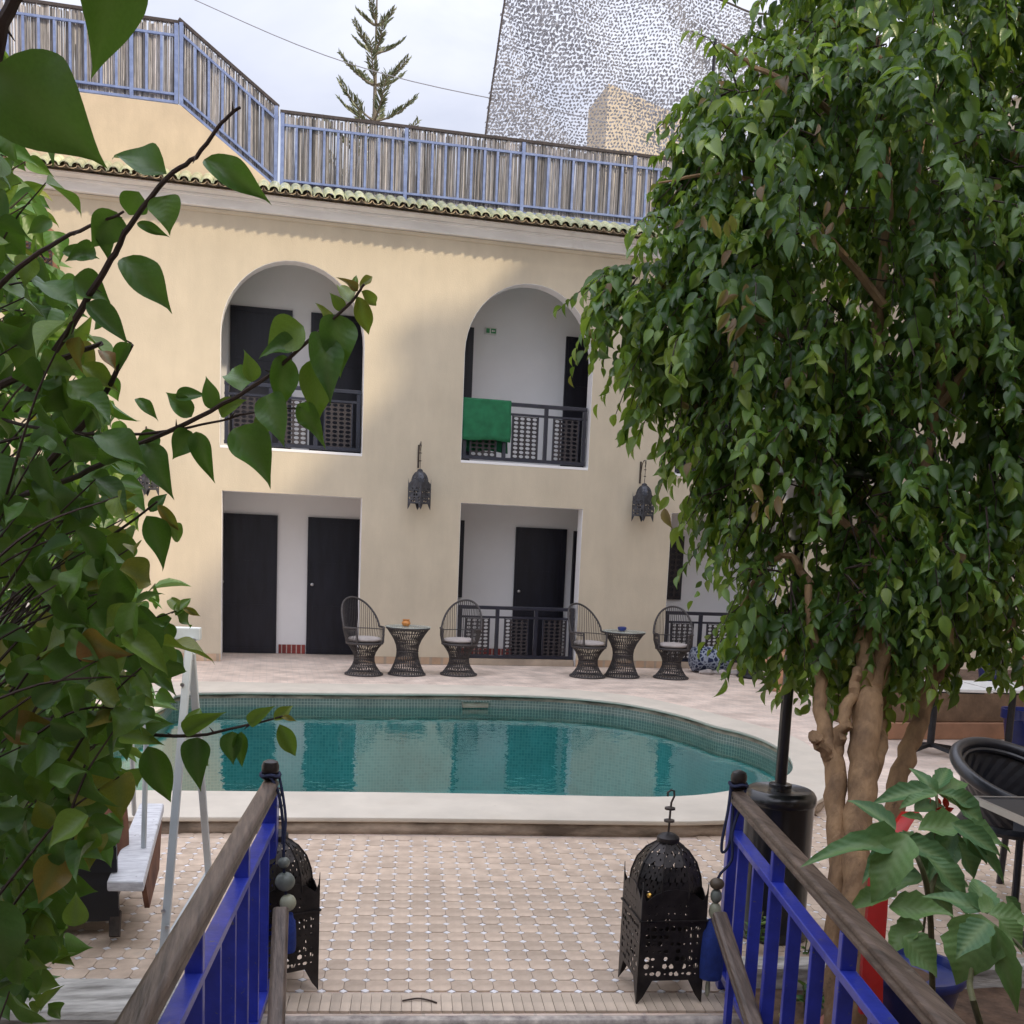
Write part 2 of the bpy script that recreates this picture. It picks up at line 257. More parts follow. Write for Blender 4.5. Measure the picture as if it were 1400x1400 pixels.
def mosaic_mat(name, c1, c2, mortar):
    m, t, b = nodes(name)
    g = N(t, 'ShaderNodeNewGeometry'); tcn = N(t, 'ShaderNodeTexCoord')
    # small square mosaic: one brick texture per main direction, chosen by the face normal
    sp = N(t, 'ShaderNodeSeparateXYZ'); t.links.new(tcn.outputs['Object'], sp.inputs[0])
    def br(a, c):
        cb = N(t, 'ShaderNodeCombineXYZ'); t.links.new(sp.outputs[a], cb.inputs[0]); t.links.new(sp.outputs[c], cb.inputs[1])
        x = N(t, 'ShaderNodeTexBrick'); x.offset = 0; t.links.new(cb.outputs[0], x.inputs['Vector']); x.inputs['Scale'].default_value = 1
        x.inputs['Brick Width'].default_value = .032; x.inputs['Row Height'].default_value = .032; x.inputs['Mortar Size'].default_value = .0028
        x.inputs['Color1'].default_value = (*c1, 1); x.inputs['Color2'].default_value = (*c2, 1); x.inputs['Mortar'].default_value = (*mortar, 1)
        return x
    fl, wx = br('X', 'Y'), br('X', 'Z'); wy = br('Y', 'Z')
    sn = N(t, 'ShaderNodeSeparateXYZ'); t.links.new(g.outputs['Normal'], sn.inputs[0])
    def ab(o):
        a = N(t, 'ShaderNodeMath', operation='ABSOLUTE'); t.links.new(o, a.inputs[0]); c = N(t, 'ShaderNodeMath', operation='GREATER_THAN'); t.links.new(a.outputs[0], c.inputs[0]); c.inputs[1].default_value = .7; return c.outputs[0]
    m1 = N(t, 'ShaderNodeMix', data_type='RGBA'); t.links.new(ab(sn.outputs['X']), m1.inputs['Factor']); t.links.new(wx.outputs[0], m1.inputs[6]); t.links.new(wy.outputs[0], m1.inputs[7])
    m2 = N(t, 'ShaderNodeMix', data_type='RGBA'); t.links.new(ab(sn.outputs['Z']), m2.inputs['Factor']); t.links.new(m1.outputs[2], m2.inputs[6]); t.links.new(fl.outputs[0], m2.inputs[7])
    n1 = N(t, 'ShaderNodeTexNoise'); n1.inputs['Scale'].default_value = 2.5; n1.inputs['Detail'].default_value = 8; t.links.new(tcn.outputs['Object'], n1.inputs['Vector'])
    mr = N(t, 'ShaderNodeMapRange'); t.links.new(n1.outputs['Fac'], mr.inputs[0]); mr.inputs['To Min'].default_value = .65; mr.inputs['To Max'].default_value = 1.35
    mm = N(t, 'ShaderNodeMix', data_type='RGBA', blend_type='MULTIPLY'); mm.inputs['Factor'].default_value = 1; t.links.new(m2.outputs[2], mm.inputs[6]); t.links.new(mr.outputs[0], mm.inputs[7])
    t.links.new(mm.outputs[2], b.inputs['Base Color']); b.inputs['Roughness'].default_value = .35
    return m
M['mosaic'] = mosaic_mat('pool_mosaic', (.11, .34, .35), (.19, .44, .44), (.30, .50, .49))
M['mosaicband'] = mosaic_mat('waterline_mosaic', (.12, .16, .145), (.17, .205, .175), (.36, .37, .32))
def water_mat():
    m, t, b = nodes('pool_water'); t.nodes.remove(b)
    tr = N(t, 'ShaderNodeBsdfTransparent'); tr.inputs[0].default_value = (.52, .86, .84, 1)
    gl = N(t, 'ShaderNodeBsdfGlossy'); gl.inputs['Roughness'].default_value = .02
    lw = N(t, 'ShaderNodeLayerWeight'); pw = N(t, 'ShaderNodeMath', operation='POWER'); t.links.new(lw.outputs['Facing'], pw.inputs[0]); pw.inputs[1].default_value = 4.0
    fr = N(t, 'ShaderNodeMath', operation='MULTIPLY_ADD'); t.links.new(pw.outputs[0], fr.inputs[0]); fr.inputs[1].default_value = .9; fr.inputs[2].default_value = .03
    tcn = N(t, 'ShaderNodeTexCoord'); n = N(t, 'ShaderNodeTexNoise'); n.inputs['Scale'].default_value = 9; n.inputs['Detail'].default_value = 2; t.links.new(tcn.outputs['Object'], n.inputs['Vector'])
    bp = N(t, 'ShaderNodeBump'); bp.inputs['Strength'].default_value = .05; bp.inputs['Distance'].default_value = .05; t.links.new(n.outputs['Fac'], bp.inputs['Height'])
    t.links.new(bp.outputs[0], gl.inputs['Normal'])
    ms = N(t, 'ShaderNodeMixShader'); t.links.new(fr.outputs[0], ms.inputs[0]); t.links.new(tr.outputs[0], ms.inputs[1]); t.links.new(gl.outputs[0], ms.inputs[2])
    t.links.new(ms.outputs[0], t.nodes['Material Output'].inputs[0])
    return m
M['water'] = water_mat()

# ------------------------------------------------------------------ mesh helpers
def V(*a): return Vector(a)
class MB:
    def __init__(s): s.v = []; s.f = []; s.lv = []
    def add(s, vs, fs, lv=0.):
        o = len(s.v); s.v += [tuple(p) for p in vs]; s.f += [tuple(i+o for i in f) for f in fs]; s.lv += [lv]*len(vs); return s
    def box(s, c, sz, rz=0., lv=0., M_=None):
        x, y, z = [k/2 for k in sz]; c = Vector(c)
        P = [Vector(p) for p in ((-x,-y,-z),(x,-y,-z),(x,y,-z),(-x,y,-z),(-x,-y,z),(x,-y,z),(x,y,z),(-x,y,z))]
        mt = M_ if M_ is not None else Matrix.Rotation(rz, 3, 'Z')
        return s.add([mt @ p + c for p in P], [(0,3,2,1),(4,5,6,7),(0,1,5,4),(1,2,6,5),(2,3,7,6),(3,0,4,7)], lv)
    def bb(s, x0, x1, y0, y1, z0, z1, lv=0.): return s.box(((x0+x1)/2,(y0+y1)/2,(z0+z1)/2),(abs(x1-x0),abs(y1-y0),abs(z1-z0)), lv=lv)
    def prof(s, p0, p1, poly, up=V(0,0,1), lv=0.):
        """extrude a 2-D outline (side, up) from p0 to p1"""
        p0, p1 = Vector(p0), Vector(p1); d = (p1-p0).normalized(); sd = d.cross(up)
        if sd.length < 1e-4: sd = d.cross(V(0,1,0))
        sd.normalize(); u = sd.cross(d); n = len(poly)
        vs = [p0+sd*a+u*b for a, b in poly]+[p1+sd*a+u*b for a, b in poly]
        fs = [tuple(range(n)), tuple(range(2*n-1, n-1, -1))]+[(i, i+n, (i+1) % n+n, (i+1) % n) for i in range(n)]
        return s.add(vs, fs, lv)
    def bar(s, p0, p1, w_, h=None, up=V(0,0,1), lv=0.):
        h = w_ if h is None else h
        return s.prof(p0, p1, [(-w_/2,-h/2),(w_/2,-h/2),(w_/2,h/2),(-w_/2,h/2)], up, lv)
    def tube(s, pts, r, n=8, cap=True, closed=False, lv=0.):
        pts = [Vector(p) for p in pts]; k = len(pts); rr = r if hasattr(r, '__len__') else [r]*k
        vs = []; prev = None
        for i, p in enumerate(pts):
            a = pts[(i-1) % k] if (closed or i) else p; b = pts[(i+1) % k] if (closed or i < k-1) else p
            d = (b-a).normalized() if (b-a).length > 1e-9 else V(0,0,1)
            if prev is None:
                x = d.cross(V(0,0,1)); x = d.cross(V(0,1,0)) if x.length < .1 else x
            else: x = prev - d*prev.dot(d)
            x.normalize(); prev = x; y = d.cross(x)
            vs += [p+(x*math.cos(2*math.pi*j/n)+y*math.sin(2*math.pi*j/n))*rr[i] for j in range(n)]
        fs = []
        for i in range(k if closed else k-1):
            i2 = (i+1) % k
            fs += [(i*n+j, i*n+(j+1) % n, i2*n+(j+1) % n, i2*n+j) for j in range(n)]
        if cap and not closed: fs += [tuple(range(n-1, -1, -1)), tuple((k-1)*n+j for j in range(n))]
        return s.add(vs, fs, lv)
    def lathe(s, prof, n=24, c=(0,0,0), lv=0.):
        c = Vector(c); k = len(prof); vs = []
        for r, z in prof: vs += [c+V(r*math.cos(2*math.pi*j/n), r*math.sin(2*math.pi*j/n), z) for j in range(n)]
        fs = [(i*n+j, i*n+(j+1) % n, (i+1)*n+(j+1) % n, (i+1)*n+j) for i in range(k-1) for j in range(n)]
        fs += [tuple(range(n-1, -1, -1)), tuple((k-1)*n+j for j in range(n))]
        return s.add(vs, fs, lv)
    def mesh(s, name, smooth=False):
        me = bpy.data.meshes.new(name); me.from_pydata(s.v, [], s.f); me.update()
        a = me.attributes.new('lv', 'FLOAT', 'POINT'); a.data.foreach_set('value', s.lv)
        bm = bmesh.new(); bm.from_mesh(me); bmesh.ops.recalc_face_normals(bm, faces=bm.faces); bm.to_mesh(me); bm.free()
        if smooth:
            for p in me.polygons: p.use_smooth = True
            me.set_sharp_from_angle(angle=R(38))
        return me
    def build(s, name, m, parent=None, smooth=False, bevel=0.):
        o = link(name, s.mesh(name, smooth), m, parent)
        if bevel:
            md = o.modifiers.new('bevel', 'BEVEL'); md.width = bevel; md.segments = 2; md.limit_method = 'ANGLE'
        return o
WORLD = {}
def adopt(o, parent):
    o.parent = parent
    if parent.name in WORLD: o.matrix_parent_inverse = WORLD[parent.name]
def link(name, me, m, parent=None):
    if m is not None and not me.materials: me.materials.append(M[m])
    o = bpy.data.objects.new(name, me); COL.objects.link(o)
    if parent is not None: adopt(o, parent)
    return o
def tag(o, label=None, cat=None, group=None, kind=None):
    if label: o['label'] = label
    if cat: o['category'] = cat
    if group: o['group'] = group
    if kind: o['kind'] = kind
    return o
def thing(name, label, cat, loc=(0,0,0), rz=0., group=None):
    o = bpy.data.objects.new(name, None); COL.objects.link(o); o.location = loc; o.rotation_euler = (0, 0, rz); o.empty_display_size = .1
    return tag(o, label, cat, group)
def wthing(name, label, cat, loc, group=None):
    """like thing(), but its parts are given in world coordinates"""
    o = thing(name, label, cat, loc, 0., group); WORLD[o.name] = Matrix.Translation(-Vector(loc)); return o
def dup(o, parent=None):
    c = o.copy(); COL.objects.link(c)
    if parent is not None: c.parent = parent
    for ch in list(o.children): dup(ch, c)
    return c
def place(o, loc, rz, label=None):
    o.location = loc; o.rotation_euler = (0, 0, rz)
    if label: o['label'] = label
    return o
def plate(outlines, thick, name='plate'):
    """flat sheet with holes: outlines in x/z, thickness along +y, as mesh data"""
    cu = bpy.data.curves.new('c', 'CURVE'); cu.dimensions = '2D'; cu.fill_mode = 'BOTH'; cu.extrude = thick/2
    for pts in outlines:
        sp = cu.splines.new('POLY'); sp.points.add(len(pts)-1); sp.use_cyclic_u = True
        for p, (x, z) in zip(sp.points, pts): p.co = (x, z, 0, 1)
    ob = bpy.data.objects.new('c', cu); me = bpy.data.meshes.new_from_object(ob)
    bpy.data.objects.remove(ob); bpy.data.curves.remove(cu)
    bm = bmesh.new(); bm.from_mesh(me); bmesh.ops.remove_doubles(bm, verts=bm.verts, dist=1e-5)
    for v_ in bm.verts: x, z, y = v_.co; v_.co = (x, y+thick/2, z)
    bmesh.ops.recalc_face_normals(bm, faces=bm.faces); bm.to_mesh(me); bm.free(); me.materials.clear(); me.name = name
    return me
def ngon(cx, cz, r, n=8, ph=None, sq=1.):
    ph = math.pi/n if ph is None else ph
    return [(cx+r*math.cos(2*math.pi*i/n+ph), cz+r*sq*math.sin(2*math.pi*i/n+ph)) for i in range(n)]
def rect(x0, x1, z0, z1): return [(x0, z0), (x1, z0), (x1, z1), (x0, z1)]

# leaves --------------------------------------------------------------
def leaf_shape(kind):
    """outline stations: (t along, half width, lift), returns verts (x along 0..1, y -.5.. .5, z), faces, vein flags"""
    if kind == 'ficus':   st = [(0,0),(.10,.26),(.26,.44),(.44,.49),(.62,.40),(.78,.22),(.88,.09),(1,0)]; fold, curl = .18, .20
    elif kind == 'ovate': st = [(0,0),(.07,.28),(.22,.47),(.42,.50),(.62,.38),(.80,.18),(.91,.055),(1,0)]; fold, curl = .17, .22
    elif kind == 'lance': st = [(0,0),(.25,.40),(.5,.5),(.75,.33),(1,0)]; fold, curl = .18, .10
    else:                 st = [(0,0),(.08,.22),(.2,.42),(.3,.46),(.36,.40),(.48,.50),(.56,.42),(.68,.36),(.76,.25),(.88,.13),(1,0)]; fold, curl = .12, .2
    if kind == 'ovate':                                     # finer, rounder outline
        tt = np.linspace(0, 1, 15); hh = np.interp(tt, [a for a, _ in st], [c for _, c in st]); hs = hh.copy(); hs[1:-1] = .25*hh[:-2]+.5*hh[1:-1]+.25*hh[2:]; hs[0] = hs[-1] = 0
        st = list(zip(tt, hs))
    vs = [(0,0,0)]; vein = [1.]; fs = []; prev = None
    wide = kind in ('ovate', 'big')
    for i, (t, h) in enumerate(st[1:-1]):
        z = -curl*t*t
        cols = [(-h, fold*h*2), (-h*.5, fold*h*.7), (0, 0), (h*.5, fold*h*.7), (h, fold*h*2)] if wide else [(-h, fold*h*2), (0, 0), (h, fold*h*2)]
        o = len(vs); n = len(cols); vs += [(t, y, z+dz) for y, dz in cols]; vein += [1. if abs(y) < 1e-6 else 0. for y, _ in cols]
        if prev is None: fs += [(0, o+j, o+j+1) for j in range(n-1)]
        else: fs += [(prev+j, o+j, o+j+1, prev+j+1) for j in range(n-1)]
        prev = o
    o = len(vs); vs.append((1, 0, -curl*1.25)); vein.append(1.); n = 5 if wide else 3
    fs += [(prev+j, o, prev+j+1) for j in range(n-1)]
    return np.array(vs), fs, np.array(vein)
SHAPES = {k: leaf_shape(k) for k in ('ficus', 'ovate', 'lance', 'big')}
def leaf_mesh(kind, name, lv, warp=0., vein=.0, m=None):
    vs, fs, ve = SHAPES[kind]; vs = vs.copy()
    if warp: vs[:, 2] += warp*np.sin(vs[:, 0]*6+warp*40)*vs[:, 1]*2.2+abs(warp)*.35*np.cos(vs[:, 0]*9)*np.abs(vs[:, 1]); vs[:, 1] += warp*.5*vs[:, 0]**2
    me = bpy.data.meshes.new(name); me.from_pydata([tuple(v_) for v_ in vs], [], fs)
    me.attributes.new('lv', 'FLOAT', 'POINT').data.foreach_set('value', [lv]*len(vs))
    me.attributes.new('vein', 'FLOAT', 'POINT').data.foreach_set('value', ve*vein)
    s0 = SHAPES[kind][0]; me.attributes.new('lx', 'FLOAT', 'POINT').data.foreach_set('value', s0[:, 0]); me.attributes.new('ly', 'FLOAT', 'POINT').data.foreach_set('value', s0[:, 1])
    for p in me.polygons: p.use_smooth = True
    me.materials.append(M[m]); return me
def norm(a): return a/np.maximum(np.linalg.norm(a, axis=-1, keepdims=True), 1e-9)
def leaf_cloud(kind, base, axis, nrm, length, width, lv, name, m, parent, vein=0., kindtag='stuff'):
    vs, fs, ve = SHAPES[kind]; K = len(vs); n = len(base)
    ax = norm(axis); nr = norm(nrm-(nrm*ax).sum(1, keepdims=True)*ax); sd = np.cross(nr, ax)
    P = base[:, None, :]+ax[:, None, :]*(vs[None, :, 0:1]*length[:, None, None])+sd[:, None, :]*(vs[None, :, 1:2]*width[:, None, None])+nr[:, None, :]*(vs[None, :, 2:3]*length[:, None, None])
    P = P.reshape(-1, 3)
    loops = []; starts = []; tot = []; c = 0
    for f in fs: starts.append(c); tot.append(len(f)); loops += list(f); c += len(f)
    loops = np.array(loops); L = len(loops); F_ = len(fs)
    me = bpy.data.meshes.new(name); me.vertices.add(n*K); me.vertices.foreach_set('co', P.ravel())
    me.loops.add(n*L); me.loops.foreach_set('vertex_index', (loops[None, :]+np.arange(n)[:, None]*K).ravel())
    me.polygons.add(n*F_); me.polygons.foreach_set('loop_start', (np.array(starts)[None, :]+np.arange(n)[:, None]*L).ravel())
    me.polygons.foreach_set('use_smooth', np.ones(n*F_, bool)); me.update(calc_edges=True)
    me.attributes.new('lv', 'FLOAT', 'POINT').data.foreach_set('value', np.repeat(lv, K))
    me.attributes.new('vein', 'FLOAT', 'POINT').data.foreach_set('value', np.tile(ve*vein, n))
    me.attributes.new('lx', 'FLOAT', 'POINT').data.foreach_set('value', np.tile(vs[:, 0], n)); me.attributes.new('ly', 'FLOAT', 'POINT').data.foreach_set('value', np.tile(vs[:, 1], n))
    me.materials.append(M[m]); o = bpy.data.objects.new(name, me); COL.objects.link(o); adopt(o, parent)
    if kindtag: o['kind'] = kindtag
    return o
def leaf_obj(me, base, axis, nrm, L, W, parent, name='leaf'):
    base, axis, nrm = Vector(base), Vector(axis).normalized(), Vector(nrm); nr = (nrm-axis*nrm.dot(axis)).normalized(); sd = nr.cross(axis)
    o = bpy.data.objects.new(name, me); COL.objects.link(o); adopt(o, parent)
    o.matrix_basis = Matrix(((axis.x*L, sd.x*W, nr.x*L, base.x), (axis.y*L, sd.y*W, nr.y*L, base.y), (axis.z*L, sd.z*W, nr.z*L, base.z), (0, 0, 0, 1)))
    return o
def smoothline(pts, k=4):
    """Catmull-Rom through points"""
    P = [Vector(p) for p in pts]; P = [P[0]*2-P[1]]+P+[P[-1]*2-P[-2]]; out = []
    for i in range(1, len(P)-2):
        a, b, c, d = P[i-1:i+3]
        for j in range(k):
            t = j/k; out.append(.5*((2*b)+(c-a)*t+(2*a-5*b+4*c-d)*t*t+(-a+3*b-3*c+d)*t**3))
    out.append(P[-2]); return out

# ================================================================== setting
def struct(o): o['kind'] = 'structure'; return o
def flat(poly, z0, z1, holes=()):
    """horizontal slab with holes, from outlines in x/y"""
    me = plate([poly]+list(holes), z1-z0)
    for v_ in me.vertices: x, y, z = v_.co; v_.co = (x, z, y+z0)
    bm = bmesh.new(); bm.from_mesh(me); bmesh.ops.recalc_face_normals(bm, faces=bm.faces); bm.to_mesh(me); bm.free()
    return me
g_ = MB(); g_.add([(-300,-300,-1.03),(300,-300,-1.03),(300,300,-1.03),(-300,300,-1.03)], [(0,1,2,3)]); struct(g_.build('ground', 'earth'))

POOL = [(-.72,-3.55),(1.0,-3.50),(1.9,-3.47),(2.59,-3.52),(3.14,-3.65),(3.62,-3.97),(3.90,-4.42),(4.07,-4.95),(4.13,-5.40),(4.24,-5.70),(4.28,-6.06),(4.23,-6.51),(4.09,-6.95),(3.88,-7.36),(3.60,-7.66),(3.22,-7.88),(2.95,-8.02),(2.62,-8.10),(2.24,-8.08),(1.54,-7.98),(.62,-7.87),(-.27,-7.79),(-1.2,-7.70),(-2.3,-7.62),(-2.25,-6.9),(-1.55,-6.1),(-1.1,-5.2),(-.92,-4.4)]
OUT = [(-1.0,-2.86),(.28,-2.84),(1.7,-2.82),(2.75,-2.90),(3.55,-3.20),(4.05,-3.70),(4.33,-4.45),(4.48,-5.1),(4.56,-5.5),(4.62,-5.88),(4.52,-6.46),(4.34,-6.99),(4.05,-7.55),(3.66,-8.15),(3.2,-8.48),(2.67,-8.67),(2.11,-8.64),(1.40,-8.55),(.56,-8.45),(-.83,-8.33),(-3.0,-8.15),(-3.0,-7.0),(-2.1,-5.9),(-1.55,-5.0),(-1.3,-4.2)]
def smooth2(p, k=4):
    n = len(p); out = []
    for i in range(n):
        a, b, c, d = [Vector(p[(i+j-1) % n]) for j in range(4)]
        for j in range(k):
            t = j/k; q = .5*((2*b)+(c-a)*t+(2*a-5*b+4*c-d)*t*t+(-a+3*b-3*c+d)*t**3); out.append((q.x, q.y))
    return out
POOLs, OUTs = smooth2(POOL, 3), smooth2(OUT, 3)
def grow(p, d):
    n = len(p); out = []
    for i in range(n):
        a, b = Vector(p[i-1]), Vector(p[(i+1) % n]); t = (b-a).normalized(); out.append((p[i][0]+t.y*d*SGN, p[i][1]-t.x*d*SGN))
    return out
_area = sum(POOLs[i-1][0]*POOLs[i][1]-POOLs[i][0]*POOLs[i-1][1] for i in range(len(POOLs))); SGN = 1 if _area > 0 else -1

PX0, PX1 = -9.5, 8.55
edge = [uvb(-8.2,-10.33), uvb(1.44,-10.33), uvb(1.44,-10.575), uvb(3.26,-10.575), uvb(3.26,-10.12), uvb(10.2,-10.12)]
patio_poly = [(PX0, 3.2), (PX0, edge[0][1])]+edge+[(PX1+.2, edge[-1][1]), (PX1+.2, 3.2)]
patio = struct(link('patio', flat(patio_poly, -1.02, -.004, [grow(POOLs, .12)]), 'patiofar'))
# octagon tiles with white dots, laid on the near part of the patio
PU, PV_, V0 = .0807, .0985, -10.40
def octagon_mesh(name, cu, cv, h):
    a, b = PU/2-.0006, PV_/2-.0006; ku, kv = cu, cv
    P = [(-a+ku,-b),(a-ku,-b),(a,-b+kv),(a,b-kv),(a-ku,b),(-a+ku,b),(-a,b-kv),(-a,-b+kv)]
    m_ = MB(); m_.add([(x, y, 0) for x, y in P]+[(x*.985, y*.985, h) for x, y in P], [tuple(range(8,16))]+[(i,(i+1)%8,(i+1)%8+8,i+8) for i in range(8)]); return m_.mesh(name)
CU, CV = .0178, .0170
octs = [octagon_mesh('tile', CU, CV, h) for h in (.0045, .0055, .0065)]
for m_ in octs: m_.materials.append(M['octile'])
outb = grow(OUTs, .02)
def inside(x, y, poly):
    c = False; n = len(poly); j = n-1
    for i in range(n):
        if (poly[i][1] > y) != (poly[j][1] > y) and x < (poly[j][0]-poly[i][0])*(y-poly[i][1])/(poly[j][1]-poly[i][1])+poly[i][0]: c = not c
        j = i
    return c
cells = []
for iu in range(-30, 92):
    for iv in range(0, 28):
        u, v = 1.835+(iu-12)*PU+PU/2, V0+iv*PV_+PV_/2+.015
        if u > 3.3 and v < -10.06: continue
        p = uv(u, v)
        if inside(p.x, p.y, outb) or p.y > -7.6: continue
        cells.append((u, v, p))
def seen(p):
    d = p-CAM; z = d.dot(FW); return 700+1400*d.dot(RT)/z, 933-1400*d.dot(UP)/z
mid = []
rest = MB(); dots = MB(); kk = 0
cells.sort(key=lambda c: (c[2]-CAM).length)
for u, v, p in cells:
    sx, sy = seen(p)
    if kk < 300 and 375 < sx < 975 and sy < 1400:
        o = bpy.data.objects.new('tile', random.choice(octs)); COL.objects.link(o); o.parent = patio; o.location = (p.x, p.y, -.003); o.rotation_euler = (random.gauss(0, .004), random.gauss(0, .004), -A8); kk += 1
    else:
        me = random.choice(octs); c_, s_ = math.cos(-A8), math.sin(-A8)
        rest.add([(p.x+w_.co.x*c_-w_.co.y*s_, p.y+w_.co.x*s_+w_.co.y*c_, -.003+w_.co.z) for w_ in me.vertices], [tuple(f.vertices) for f in me.polygons], random.uniform(-.35, .35))
    q = uv(u-PU/2, v-PV_/2); k = random.uniform(.9, 1.0)
    A_, B_ = (CU-.0012)*k, (CV-.0012)*k; hz = -.003+random.uniform(.0035, .0065)
    dots.add([uv(u-PU/2+a*A_, v-PV_/2+b*B_, -.003) for a, b in ((-1,0),(0,-1),(1,0),(0,1))]+[uv(u-PU/2+a*A_, v-PV_/2+b*B_, hz) for a, b in ((-1,0),(0,-1),(1,0),(0,1))], [(4,5,6,7),(0,1,5,4),(1,2,6,5),(2,3,7,6),(3,0,4,7)], random.uniform(-.4, .3))
tag(rest.build('far_octagon_tiles', 'octile', patio), kind='stuff'); tag(dots.build('white_dot_tiles', 'dot', patio), kind='stuff')
# border row and worn nosing at the head of the stairs
u = 1.45
while u < 3.24:
    w_ = random.choice((.036, .036, .038, .04)); b_ = MB(); a0 = uv(u+w_/2, -10.487, .0015); b_.box((0,0,0), (w_-.002, .148, .009+random.uniform(0, .002)))
    o = b_.build('border_tile', 'border', patio); o.location = a0; o.rotation_euler = (0, 0, -A8+random.gauss(0, .004)); u += w_
ns = MB(); ns.prof(uv(1.445,-10.585,-.03), uv(3.255,-10.585,-.03), [(-.02,-.022),(.02,-.022),(.03,-.01),(.03,.012),(.022,.024),(-.02,.024)]); ns.build('stair_nosing', 'nosing', patio, bevel=.004)
# stairs going down towards the sunken passage, with cheek walls
st = MB()
for i in range(6):
    z = -.17*(i+1); a, b = -10.58-.28*i, -10.58-.28*(i+1)
    st.add([uv(1.45,a,-1.02),uv(3.25,a,-1.02),uv(3.25,b,-1.02),uv(1.45,b,-1.02),uv(1.45,a,z+.0),uv(3.25,a,z),uv(3.25,b,z),uv(1.45,b,z)], [(0,3,2,1),(4,5,6,7),(0,1,5,4),(1,2,6,5),(2,3,7,6),(3,0,4,7)])
struct(st.build('stairs', 'border'))
tr_ = MB()
P4 = [uv(-7,-13.7), uv(9.5,-13.7), uv(9.5,-17.0), uv(-7,-17.0)]
tr_.add([(p.x,p.y,-1.02) for p in P4]+[(p.x,p.y,.03) for p in P4], [(0,3,2,1),(4,5,6,7),(0,1,5,4),(1,2,6,5),(2,3,7,6),(3,0,4,7)]); struct(tr_.build('terrace', 'patiofar'))
def slabuv(name, m, u0, u1, v0, v1, z0, z1, bumps=0.):
    n, k = (24, 16) if bumps else (1, 1); b = MB(); vs = []
    for i in range(n+1):
        for j in range(k+1):
            z = z1+(random.uniform(-1, 1)*bumps if bumps else 0); vs.append(uv(u0+(u1-u0)*i/n, v0+(v1-v0)*j/k, z))
    b.add(vs, [(i*(k+1)+j, (i+1)*(k+1)+j, (i+1)*(k+1)+j+1, i*(k+1)+j+1) for i in range(n) for j in range(k)])
    c = [uv(u0,v0,z0),uv(u1,v0,z0),uv(u1,v1,z0),uv(u0,v1,z0),uv(u0,v0,z1-bumps),uv(u1,v0,z1-bumps),uv(u1,v1,z1-bumps),uv(u0,v1,z1-bumps)]
    b.add(c, [(0,3,2,1),(0,1,5,4),(1,2,6,5),(2,3,7,6),(3,0,4,7)]); return b.build(name, m, smooth=bool(bumps))
struct(slabuv('planting_bed', 'soil', 3.30, 8.6, -10.25, -13.0, -1.02, -.06, .02))
struct(slabuv('garden_bed', 'soil', -6.5, 1.38, -10.68, -13.0, -1.02, -.35, .03))
c_ = MB()
c_.prof(uv(3.32,-10.185,.0), uv(8.5,-10.185,.0), [(-.055,-.07),(.055,-.07),(.055,.03),(.045,.042),(-.045,.042),(-.055,.03)])
tag(c_.build('kerb', 'curb'), 'white painted kerb edging the planting bed behind the blue railing', 'kerb')
c_ = MB(); n = 26; pr = [(-.15,-.4),(.15,-.4),(.15,.01),(.13,.03),(-.13,.035),(-.15,.015)]
for i in range(n): pass
c_.prof(uv(-6.4,-10.485,.0), uv(1.40,-10.485,.0), pr)
tag(c_.build('kerb', 'curb'), 'wide white kerb with flaking paint beside the swing seat', 'kerb')

# pool: basin, waterline band, water, coping
basin = MB(); nP = len(POOLs); BZ = -.97
pin = POOLs
vs = [(x, y, .0) for x, y in pin]+[(x, y, BZ) for x, y in pin]
cx, cy = 1.4, -5.8
basin.add(vs, [(i, (i+1) % nP, (i+1) % nP+nP, i+nP) for i in range(nP)])
pool = struct(basin.build('pool_basin', 'mosaic'))
fl = link('pool_floor', flat(grow(POOLs, .02), BZ-.05, BZ), 'mosaic', pool)
bd = MB(); inn = grow(POOLs, -.004); bd.add([(x, y, .03) for x, y in inn]+[(x, y, -.19) for x, y in inn], [(i, (i+1) % nP, (i+1) % nP+nP, i+nP) for i in range(nP)]); bd.build('waterline_band', 'mosaicband', pool)
for k, rr in enumerate((1.55, 1.15, .75)):                      # rounded steps at the curved end
    sm = MB(); c0 = Vector((4.55,-6.6)); A = [(c0.x+rr*math.cos(R(a)), c0.y+rr*math.sin(R(a))) for a in range(95, 265, 8)]
    A = [p for p in A if inside(p[0], p[1], POOLs)]
    A += [(c0.x, A[-1][1]), (c0.x, A[0][1])]
    link('pool_step', flat(A, BZ+.01, -.72+.2*k), 'mosaic', pool)
sk = MB(); sk.bb(2.05, 2.33, -3.53, -3.49, -.05, .015); sk.build('skimmer_opening', 'copingside', pool)
sk = MB(); sk.bb(2.03, 2.35, -3.545, -3.525, .012, .03); sk.build('skimmer_frame', 'mosaicband', pool)
wm = MB(); wm.add([(x, y, -.06) for x, y in grow(POOLs, .0)], [tuple(range(nP))]); wt = struct(wm.build('pool_water', 'water'))
cop = struct(link('pool_coping', flat(OUTs, .072, .1, [grow(POOLs, -.03)]), 'coping'))
md = cop.modifiers.new('bevel', 'BEVEL'); md.width = .012; md.segments = 2; md.limit_method = 'ANGLE'; md.angle_limit = R(60)
link('coping_base', flat(grow(OUTs, -.018), -.02, .072, [grow(POOLs, .0)]), 'copingside', cop)

